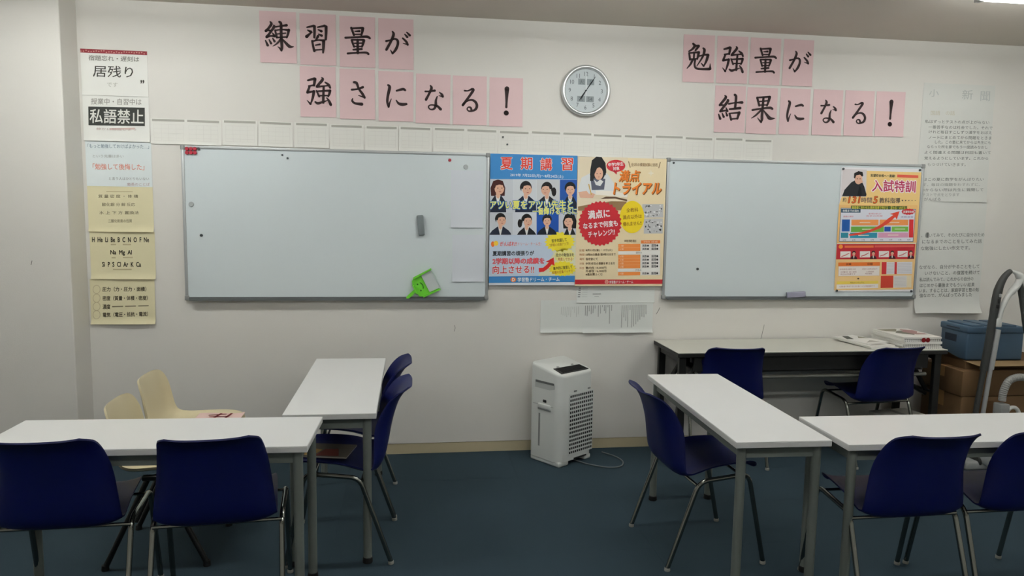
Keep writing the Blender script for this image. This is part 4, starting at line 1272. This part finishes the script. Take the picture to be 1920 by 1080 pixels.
CH = [('blue shell chair on the right of the left end-on desk, nearer of the two', -0.282, -1.281, 88.7),
      ('blue shell chair on the right of the left end-on desk, nearer the wall', -0.278, -0.776, 90.0),
      ('blue shell chair seen from the side at the left of the right end-on desk', 1.396, -1.479, -87.7),
      ('blue shell chair at the left part of the black framed folding table', 2.034, -0.272, -6.0),
      ('blue shell chair at the right part of the folding table, before the books', 3.032, -0.312, 6.0),
      ('blue shell chair at the front right desk, left of its two chairs', 2.014, -2.012, 0.5),
      ('blue shell chair at the front right desk, cut by the right picture edge', 2.535, -2.005, 0.0),
      ('blue shell chair at the front left desk, right of its two chairs', -0.706, -1.800, 4.5),
      ('blue shell chair at the front left desk, cut by the left picture edge', -1.258, -1.778, 1.5)]
c0 = make_chair()
for k, (lb, x, y, a) in enumerate(CH):
    c = c0 if k == 0 else copy_tree(c0)
    c.location, c.rotation_euler = (x, y, 0), (0, 0, math.radians(a))
    tag(c, lb, 'chair', 'blue shell chairs at the desks')

# ================================================================== cream chairs
CPROF = [(0.225, 0.408), (0.222, 0.424), (0.205, 0.436), (0.15, 0.440), (0.06, 0.436), (-0.02, 0.428), (-0.08, 0.424), (-0.125, 0.430), (-0.158, 0.452), (-0.176, 0.495), (-0.186, 0.55), (-0.196, 0.605), (-0.206, 0.65), (-0.214, 0.68), (-0.22, 0.698), (-0.224, 0.706), (-0.227, 0.710)]
CWID = [0.13, 0.16, 0.182, 0.197, 0.205, 0.210, 0.212, 0.210, 0.204, 0.197, 0.190, 0.184, 0.176, 0.164, 0.146, 0.122, 0.085]


def make_cream():
    t = thing('shell_chair', 'x', 'chair')
    shell_mesh(CPROF, CWID, 0.010, 0.030, 0.028, 0.0, 0.010).build('shell', CREAM, t, 50)
    rim = []
    for j in range(0, 45):
        v = j / 44
        rim.append(v)
    for s in (-1, 1):
        x = s * 0.20
        for yf, yt in ((0.212, 0.025), (-0.212, -0.025)):
            l = MB().tube([(x * 1.06, yf, 0.012), (x, yt, 0.408)], 0.0125, 10).build('leg', BLACKTUBE, t, 40)
            MB().lathe([(0.016, 0), (0.0165, 0.004), (0.0145, 0.024)], 12, 0, Matrix.Translation((x * 1.06, yf, 0))).build('foot_cap', RUBBER, l, 40)
        MB().rbox(x - 0.014, x + 0.014, -0.05, 0.05, 0.396, 0.418, 0.004, 1).build('leg_bracket', BLACKTUBE, t, 40)
    MB().tube([(-0.20, 0, 0.404), (0.20, 0, 0.404)], 0.010, 8).build('crossbar', BLACKTUBE, t, 40)
    return t


cr0 = make_cream()
cr0.location, cr0.rotation_euler = (-1.072, -1.238, 0), (0, 0, math.radians(-90))
tag(cr0, 'cream plastic chair close behind the front left desk', 'chair', 'cream plastic chairs')
cr1 = copy_tree(cr0)
cr1.location, cr1.rotation_euler = (-1.100, -0.725, 0), (0, 0, math.radians(-92))
tag(cr1, 'cream plastic chair nearer the wall with a pink sheet on its seat', 'chair', 'cream plastic chairs')

# spare pink sheet on the cream seat
o = MB().grid(lambda u, v: (-0.12 + 0.24 * u, -0.09 + 0.18 * v, 0.0016 * math.sin(u * 3) + 0.001), 8, 4).build('loose_sheet', mat('pink_red_paper', rgb(232, 200, 192), 0.8))
o.location = (-0.985, -0.635, 0.4462)
tag(o, 'loose pink sheet with dark brushed marks on the cream chair seat', 'paper sheet')
lm = MB()
for (x0, y0, x1, y1, ww) in ((-0.06, 0.03, 0.03, 0.045, 0.012), (-0.02, -0.02, 0.0, 0.06, 0.014), (0.04, -0.03, 0.055, 0.06, 0.013), (-0.05, 0.0, 0.05, 0.0, 0.010)):
    d = Vector((y0 - y1, x1 - x0, 0)).normalized() * ww / 2
    lm.add([(x0 - d.x, y0 - d.y, 0.0045), (x1 - d.x, y1 - d.y, 0.0045), (x1 + d.x, y1 + d.y, 0.0045), (x0 + d.x, y0 + d.y, 0.0045)], [(0, 1, 2, 3)])
lm.build('brush_lettering', flat(120, 30, 36), o)

# booklet on the seat of the nearer right side chair of the left end-on desk
bk = thing('booklet', 'grey booklet with a reddish cover picture on a blue seat under the left end-on desk', 'booklet', (-0.36, -1.30, 0.456), math.radians(-12))
MB().rbox(-0.128, 0.128, -0.09, 0.09, 0.0, 0.007, 0.001, 1).build('pages', flat(170, 166, 154), bk)
MB().box(-0.128, 0.128, -0.09, 0.09, 0.007, 0.0085).build('cover', flat(96, 90, 78), bk)
cv = MB()
cv.add([(-0.11, -0.08, 0.0088), (-0.03, -0.085, 0.0088), (-0.01, 0.0, 0.0088), (-0.10, 0.03, 0.0088)], [(0, 1, 2, 3)], 0)
cv.add([(-0.02, -0.085, 0.0089), (0.09, -0.08, 0.0089), (0.06, 0.02, 0.0089), (0.0, 0.01, 0.0089)], [(0, 1, 2, 3)], 1)
cv.build('cover_picture', [flat(160, 128, 64), flat(112, 48, 36)], bk)

# ================================================================== air purifier
ap = thing('air_purifier', 'white air purifier standing on the carpet by the wall', 'air purifier', (1.005, -0.185, 0), math.radians(35.5))
# local: front panel (grille) faces -y, x along its width
PW, PD = 0.315, 0.262


def rrect(hx, hy, radii, n=6):
    # corners: (-,-) (+,-) (+,+) (-,+)
    out = []
    for (sx, sy, a0, r) in ((-1, -1, 180, radii[0]), (1, -1, 270, radii[1]), (1, 1, 0, radii[2]), (-1, 1, 90, radii[3])):
        for k in range(n + 1):
            a = math.radians(a0 + 90 * k / n)
            out.append((sx * (hx - r) + r * math.cos(a), sy * (hy - r) + r * math.sin(a)))
    return out


def ztop(x, y):
    return 0.578 + 0.055 * ((y + PD / 2) / PD) ** 0.9 if y > -PD / 2 else 0.578


ol = rrect(PW / 2, PD / 2, (0.055, 0.045, 0.03, 0.03))
n = len(ol)
b = MB()
levels = [(0.028, 1.0), (0.03, 1.0)]
b.v = [(x, y, 0.030) for x, y in ol] + [(x, y, ztop(x, y) - 0.016) for x, y in ol] + [(x * 0.985, y * 0.985, ztop(x, y) - 0.004) for x, y in ol] + [(x * 0.955, y * 0.955, ztop(x, y)) for x, y in ol]
for L in range(3):
    for i in range(n):
        j = (i + 1) % n
        b.f.append((L * n + i, L * n + j, (L + 1) * n + j, (L + 1) * n + i))
b.f.append(tuple(reversed(range(n))))
b.f.append(tuple(3 * n + i for i in range(n)))
b.m = [0] * len(b.f)
b.build('body', APPL, ap, 45)
# skirt with feet
for sx in (-1, 1):
    x0, x1 = (-PW / 2 + 0.006, -0.06) if sx < 0 else (0.09, PW / 2 - 0.006)
    MB().rbox(x0, x1, -PD / 2 + 0.004, PD / 2 - 0.006, 0.0, 0.032, 0.010, 3).build('foot', APPL, ap, 40)
# outlet on top
def top_pt(x, y, dz):
    return (x, y, ztop(x, y) + dz)


b = MB()
ox = [(-0.120, -0.104), (0.134, -0.104), (0.126, -0.030), (-0.108, -0.022)]
b.add([top_pt(x, y, 0.0015) for x, y in ox] + [top_pt(x, y, -0.006) for x, y in ox], [(0, 1, 2, 3), (0, 4, 5, 1), (1, 5, 6, 2), (2, 6, 7, 3), (3, 7, 4, 0)])
b.build('air_outlet', APPD, ap)
for k in range(5):
    y = -0.094 + k * 0.013
    MB().add([top_pt(-0.10, y, 0.0016), top_pt(0.12, y, 0.0016), top_pt(0.12, y + 0.004, 0.006), top_pt(-0.10, y + 0.004, 0.006)], [(0, 1, 2, 3)]).build('louvre', flat(22, 22, 22), ap)
for x in (-0.06, 0.075):
    MB().add([top_pt(x - 0.012, -0.020, 0.001), top_pt(x + 0.012, -0.020, 0.001), top_pt(x + 0.010, -0.010, 0.004), top_pt(x - 0.010, -0.010, 0.004)], [(0, 1, 2, 3)]).build('outlet_clip', APPG, ap)
# grille panel on the front
gx0, gx1, gz0, gz1 = -0.070, 0.150, 0.068, 0.452
yf = -PD / 2
MB().box(gx0, gx1, yf - 0.0022, yf - 0.0002, gz0, gz1).build('grille_backing', APPD, ap)
gr = MB()
for k in range(16):
    z = gz0 + (gz1 - gz0) * k / 15
    gr.box(gx0 - 0.004, gx1 + 0.002, yf - 0.0036, yf - 0.0022, z - 0.0052, z + 0.0052)
for k in range(13):
    x = gx0 + (gx1 - gx0) * k / 12
    gr.box(x - 0.0024, x + 0.0024, yf - 0.0030, yf - 0.0022, gz0, gz1)
gr.build('intake_grille', APPL, ap)
for x in (-0.02, 0.11):
    MB().rbox(x - 0.013, x + 0.013, yf - 0.004, yf + 0.004, 0.464, 0.474, 0.002, 1).build('panel_clip', APPG, ap)
MB().box(-0.02, 0.10, yf - 0.001, yf + 0.03, 0.030, 0.040).build('base_slot', APPD, ap)
# left side: handle recess, tank latch, water level window
xl = -PW / 2
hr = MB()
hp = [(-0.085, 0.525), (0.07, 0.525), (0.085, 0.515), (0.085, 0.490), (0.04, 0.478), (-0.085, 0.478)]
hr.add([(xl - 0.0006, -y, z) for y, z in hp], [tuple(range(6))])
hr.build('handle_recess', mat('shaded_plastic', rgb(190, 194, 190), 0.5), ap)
MB().box(xl - 0.0015, xl + 0.001, -0.078, 0.08, 0.512, 0.526).build('recess_lip', flat(110, 112, 110), ap)
MB().rbox(xl - 0.012, xl + 0.004, -0.052, 0.052, 0.352, 0.384, 0.008, 3).build('tank_latch', APPL, ap, 40)
MB().rbox(xl - 0.008, xl + 0.004, -0.055, 0.055, 0.343, 0.353, 0.003, 1).build('latch_slot', APPG, ap, 40)
MB().rbox(xl - 0.004, xl + 0.002, -0.016, 0.014, 0.392, 0.410, 0.003, 1).build('latch_button', flat(40, 40, 40), ap)
MB().rbox(xl - 0.0015, xl + 0.002, 0.036, 0.050, 0.105, 0.318, 0.001, 1).build('water_window', APPG, ap)
MB().box(xl - 0.0008, xl + 0.001, -0.075, 0.10, 0.372, 0.3745).build('tank_seam', APPG, ap)
# power cord
cord = MB().tube(smooth_path([(1.07, -0.215, 0.006), (1.10, -0.27, 0.006), (1.17, -0.345, 0.006), (1.27, -0.405, 0.006), (1.35, -0.385, 0.006), (1.385, -0.30, 0.006), (1.36, -0.2, 0.006), (1.30, -0.11, 0.006)], 8), 0.0042, 8).build('power_cord', flat(104, 110, 112), None, 60)
tag(cord, 'grey power cord looping over the carpet from the air purifier', 'cord')

# ================================================================== things on and under the folding table
def magazine(label, x, y, z, W, D, h, a, cover, pages, marks, spine=None, group='magazines and books on the folding table'):
    t = thing('magazine', label, 'book', (x, y, z), a, group)
    MB().rbox(-W / 2 + 0.002, W / 2 - 0.002, -D / 2 + 0.002, D / 2 - 0.002, 0.001, h - 0.001, 0.0008, 1).build('pages', pages, t)
    MB().box(-W / 2, W / 2, -D / 2, D / 2, h - 0.001, h).box(-W / 2, W / 2, -D / 2, D / 2, 0, 0.001).box(-W / 2, W / 2, -D / 2, -D / 2 + 0.001, 0, h).build('cover', cover, t)
    if marks:
        b, ms = MB(), []
        for (pts, m) in marks:
            if m not in ms:
                ms.append(m)
            b.add([(px * W, py * D, h + 0.0006 + 0.0001 * len(b.f)) for px, py in pts], [tuple(range(len(pts)))], ms.index(m))
        b.build('cover_print', ms, t)
    if spine:
        b, ms = MB(), []
        rowsn, cols = spine
        for r in range(rowsn):
            for c in range(cols):
                cx = -W / 2 + W * (c + 0.5) / cols
                cz = h * (r + 0.5) / rowsn
                q = 0.32 * min(W / cols, h / rowsn)
                b.add([(cx + q * math.cos(k * PI / 3), -D / 2 - 0.0006, cz + q * math.sin(k * PI / 3)) for k in range(6)], [tuple(range(6))])
        b.build('dot_print', flat(92, 92, 96), t)
    return t


PG = flat(232, 231, 224)
WC = flat(236, 234, 228)
mauve, dkg, olive = flat(168, 132, 128), flat(90, 92, 84), flat(150, 146, 128)
TZ = FH
stack_z = TZ
for k in range(5):
    hh = (0.014, 0.016, 0.016, 0.017, 0.012)[k]
    marks = None
    if k == 4:
        marks = [([(-0.45, 0.42), (0.1, 0.45), (0.0, 0.1), (-0.4, 0.2)], olive), ([(-0.3, 0.0), (0.1, 0.35), (0.3, 0.1), (0.0, -0.25)], flat(120, 118, 106)), ([(0.0, 0.1), (0.2, 0.42), (0.45, 0.3), (0.42, -0.2), (0.1, -0.2)], mauve), ([(0.25, -0.05), (0.45, 0.15), (0.44, -0.1)], flat(222, 212, 206)), ([(-0.1, 0.2), (0.05, 0.35), (0.15, 0.25)], WC)]
    magazine('white book with dotted spine, %s from the bottom of the stack by the crate' % ordinal(k), 3.315 + (0.006, -0.004, 0.003, -0.006, 0.0)[k], -0.268 + (0, 0.004, -0.003, 0.005, 0)[k], stack_z, 0.262, 0.34, hh, math.radians((1, -1, 0.5, 1.5, 0)[k]), WC, PG, marks, (2, 17) if k in (0, 1, 3) else None)
    stack_z += hh + 0.0004
# red cherry mark on the stack
ch = MB()
for dx in (-0.018, 0.012):
    ch.lathe([(0.016, 0), (0.015, 0.0012)], 14, 0, Matrix.Translation((3.335 + dx, -0.4405, 0.793)) @ RX)
tag(ch.build('red_sticker', flat(126, 14, 20)), 'dark red cherry shaped sticker on the front of the book stack', 'sticker')
lz = TZ
for k, (x, y, a) in enumerate(((3.055, -0.275, 4), (3.035, -0.262, 10), (3.03, -0.20, 18))):
    magazine('thin leaning magazine left of the book stack, %s layer' % ('bottom', 'middle', 'top')[k], x, y, lz, 0.20, 0.285, 0.008, math.radians(a), WC, PG,
             [([(-0.45, 0.1), (-0.1, 0.46), (0.1, 0.40), (-0.2, 0.05)], dkg), ([(-0.4, -0.4), (0.1, -0.2), (0.3, -0.4)], flat(180, 176, 168)), ([(0.1, 0.1), (0.4, 0.3), (0.45, 0.0)], olive)])
    lz += 0.0085
# stack of white packs on the floor under the folding table
for k in range(3):
    b = thing('paper_pack', 'white wrapped paper pack on the floor under the folding table, %s of the pile' % ('bottom', 'middle', 'top')[k], 'paper pack', (3.30 + 0.006 * k, -0.24 - 0.01 * k, 0.001 + 0.088 * k), math.radians((0, 4, 9)[k]), 'paper packs under the folding table')
    MB().rbox(-0.155, 0.155, -0.108, 0.108, 0.0, 0.086, 0.006, 2).build('wrapper', flat(196, 194, 184), b, 40)
    MB().box(-0.02, 0.02, -0.1090, 0.1090, -0.0005, 0.0868).build('band', flat(150, 150, 142), b)

# ================================================================== boxes, crate and vacuum cleaner
def carton(label, x0, x1, y0, y1, z0, z1, tape=True):
    t = thing('cardboard_box', label, 'box', ((x0 + x1) / 2, (y0 + y1) / 2, z0), 0, 'cardboard boxes in the corner')
    a, b, h = (x1 - x0) / 2, (y1 - y0) / 2, z1 - z0
    MB().rbox(-a, a, -b, b, 0, h, 0.006, 2).build('body', CARD, t, 40)
    return t, a, b, h


t, a, b, h = carton('large brown cardboard box on the floor, lowest of the corner pile', 3.572, 4.15, -0.50, -0.12, 0.0, 0.430)
MB().box(-a - 0.0006, a + 0.0006, -0.03, 0.03, h - 0.10, h + 0.0006).build('packing_tape', flat(160, 122, 76), t)
MB().box(-0.17, -0.06, -b - 0.0008, -b, 0.16, 0.40).build('print_panel', flat(96, 68, 40), t)
t, a, b, h = carton('brown cardboard box in the middle of the corner pile', 3.562, 4.14, -0.505, -0.12, 0.432, 0.600)
MB().box(-a - 0.0006, a + 0.0006, -0.03, 0.03, h - 0.07, h + 0.0006).build('packing_tape', flat(160, 122, 76), t)
# open top box
t = thing('cardboard_box', 'shallow open cardboard box with spread flaps under the blue crate', 'box', (3.86, -0.29, 0.601), 0, 'cardboard boxes in the corner')
MB().box(-0.24, 0.24, -0.16, 0.16, 0.0, 0.05).build('body', CARD, t)
MB().add([(-0.235, -0.16, 0.051), (0.235, -0.16, 0.051), (0.20, -0.262, 0.040), (-0.215, -0.262, 0.040), (-0.235, -0.16, 0.048), (0.235, -0.16, 0.048), (0.20, -0.262, 0.037), (-0.215, -0.262, 0.037)], [(0, 1, 2, 3), (4, 7, 6, 5), (3, 2, 6, 7), (0, 3, 7, 4), (1, 5, 6, 2)]).build('flap', CARDL, t)
MB().add([(-0.24, -0.15, 0.05), (-0.24, 0.15, 0.05), (-0.315, 0.14, 0.13), (-0.315, -0.03, 0.115), (-0.237, -0.15, 0.048), (-0.237, 0.15, 0.048), (-0.312, 0.14, 0.128), (-0.312, -0.03, 0.113)], [(0, 1, 2, 3), (4, 7, 6, 5), (3, 2, 6, 7), (0, 3, 7, 4), (1, 5, 6, 2)]).build('flap', CARD, t)
MB().add([(0.24, -0.15, 0.05), (0.24, 0.15, 0.05), (0.33, 0.14, 0.075), (0.33, -0.14, 0.07), (0.237, -0.15, 0.047), (0.237, 0.15, 0.047), (0.33, 0.14, 0.072), (0.33, -0.14, 0.067)], [(0, 1, 2, 3), (4, 7, 6, 5), (3, 2, 6, 7), (0, 3, 7, 4), (1, 5, 6, 2)]).build('flap', CARD, t)

cr = thing('storage_crate', 'blue grey plastic crate with ribbed lid on top of the cardboard boxes', 'crate', (3.842, -0.305, 0.653), math.radians(-2))
MB().rbox(-0.2, 0.2, -0.13, 0.13, 0.0, 0.185, 0.012, 3).build('body', CRATE, cr, 40)
MB().rbox(-0.206, 0.206, -0.136, 0.136, 0.178, 0.222, 0.010, 3).build('lid', CRATE, cr, 40)
for k in range(3):
    MB().rbox(-0.165 + 0.115 * k, -0.075 + 0.115 * k, -0.115, 0.125, 0.219, 0.231, 0.005, 2).build('lid_rib', CRATE, cr, 40)
MB().rbox(-0.2062, -0.2030, -0.06, 0.07, 0.196, 0.206, 0.001, 1).build('lid_slot', CRATED, cr)
MB().rbox(-0.2012, -0.197, -0.03, 0.085, 0.105, 0.155, 0.002, 1).build('handle_recess', CRATED, cr)

vc = thing('vacuum_cleaner', 'canister vacuum cleaner with grey wand standing beside the cardboard boxes', 'vacuum cleaner', (3.74, -0.64, 0))
def vloc(pts):
    return [(x - 3.74, y + 0.64, z) for x, y, z in pts]


Yw = -0.575
MB().tube(vloc([(3.595, Yw, 0.06), (3.622, Yw, 0.40), (3.649, Yw, 0.636)]), 0.017, 12).build('lower_wand', VACG, vc, 40)
MB().tube(vloc(smooth_path([(3.649, Yw, 0.62), (3.668, Yw, 0.80), (3.684, Yw, 0.977), (3.702, Yw, 1.129), (3.736, Yw, 1.213), (3.779, Yw, 1.256)], 5)), [0.024] * 11 + [0.026] * 5 + [0.024, 0.023, 0.022, 0.021, 0.020, 0.019, 0.018, 0.017, 0.016, 0.013][:10], 12).build('upper_wand', VACG, vc, 40)
MB().tube(vloc([(3.632, Yw - 0.018, 0.06), (3.655, Yw - 0.018, 0.36), (3.681, Yw - 0.018, 0.64)]), 0.0135, 12).build('telescopic_tube', VACS, vc, 40)
MB().tube(vloc([(3.681, Yw - 0.02, 0.63), (3.708, Yw - 0.02, 0.885)]), 0.017, 12).build('telescopic_tube', VACS, vc, 40)
for k in range(3):
    MB().rbox(-0.062 + 0.006 * k, -0.046 + 0.006 * k, 0.033, 0.045, 1.02 + 0.035 * k, 1.042 + 0.035 * k, 0.003, 1).build('switch_button', VACS if k == 2 else RUBBER, vc)
MB().rbox(-0.052, -0.010, 0.04, 0.075, 0.90, 0.955, 0.006, 2).build('wand_clip', VACW, vc, 40)
MB().tube(vloc(smooth_path([(3.716, Yw - 0.01, 0.93), (3.732, Yw - 0.01, 1.02), (3.775, Yw, 1.095), (3.826, Yw, 1.155), (3.850, Yw, 1.205), (3.822, Yw, 1.238), (3.779, Yw, 1.254)], 5)), [0.014] * 6 + [0.017] * 6 + [0.022] * 6 + [0.024] * 6 + [0.02, 0.016, 0.013, 0.011, 0.010, 0.009, 0.009], 12).build('handle', VACW, vc, 40)
MB().tube(vloc(smooth_path([(3.842, Yw, 1.20), (3.868, Yw, 1.11), (3.892, Yw - 0.005, 1.0), (3.925, Yw - 0.01, 0.86), (3.99, Yw - 0.03, 0.68), (4.02, Yw - 0.05, 0.60), (3.97, Yw - 0.06, 0.575)], 5)), 0.019, 12).build('hose', VACG, vc, 40)
hp = smooth_path([(3.97, Yw - 0.06, 0.575), (3.90, -0.64, 0.582), (3.83, -0.645, 0.588), (3.765, -0.65, 0.565), (3.735, -0.65, 0.50), (3.730, -0.65, 0.44)], 12)
MB().tube(vloc(hp), [0.021 + 0.0022 * (i % 2) for i in range(len(hp))], 14).build('corrugated_hose', HOSE, vc, 25)
MB().rbox(-0.042, 0.022, -0.045, 0.025, 0.345, 0.425, 0.008, 2).build('hose_socket', VACG if False else APPG, vc, 40)
can = MB()
can.lathe([(0.09, 0.02), (0.135, 0.05), (0.15, 0.12), (0.148, 0.22), (0.13, 0.29), (0.09, 0.335), (0.03, 0.352)], 28, 0, Matrix.Diagonal((1.05, 0.86, 1, 1)))
can.build('canister', VACW, vc, 50)
MB().tube(smooth_path([(0.03, -0.01, 0.37), (0.06, -0.01, 0.395), (0.10, -0.01, 0.385), (0.125, -0.01, 0.33), (0.12, -0.01, 0.27)], 5), 0.012, 10).build('carry_handle', VACW, vc, 40)
for s in (-1, 1):
    MB().lathe([(0.05, -0.012), (0.055, -0.006), (0.055, 0.006), (0.05, 0.012)], 20, 0, Matrix.Translation((s * 0.14, 0.02, 0.055)) @ Matrix.Rotation(PI / 2, 4, 'Y')).build('wheel', VACG, vc, 40)
MB().rbox(-0.235, 0.035, -0.03, 0.07, 0.0, 0.055, 0.015, 3).build('floor_nozzle', mat('nozzle_grey', rgb(150, 152, 150), 0.4), vc, 40)
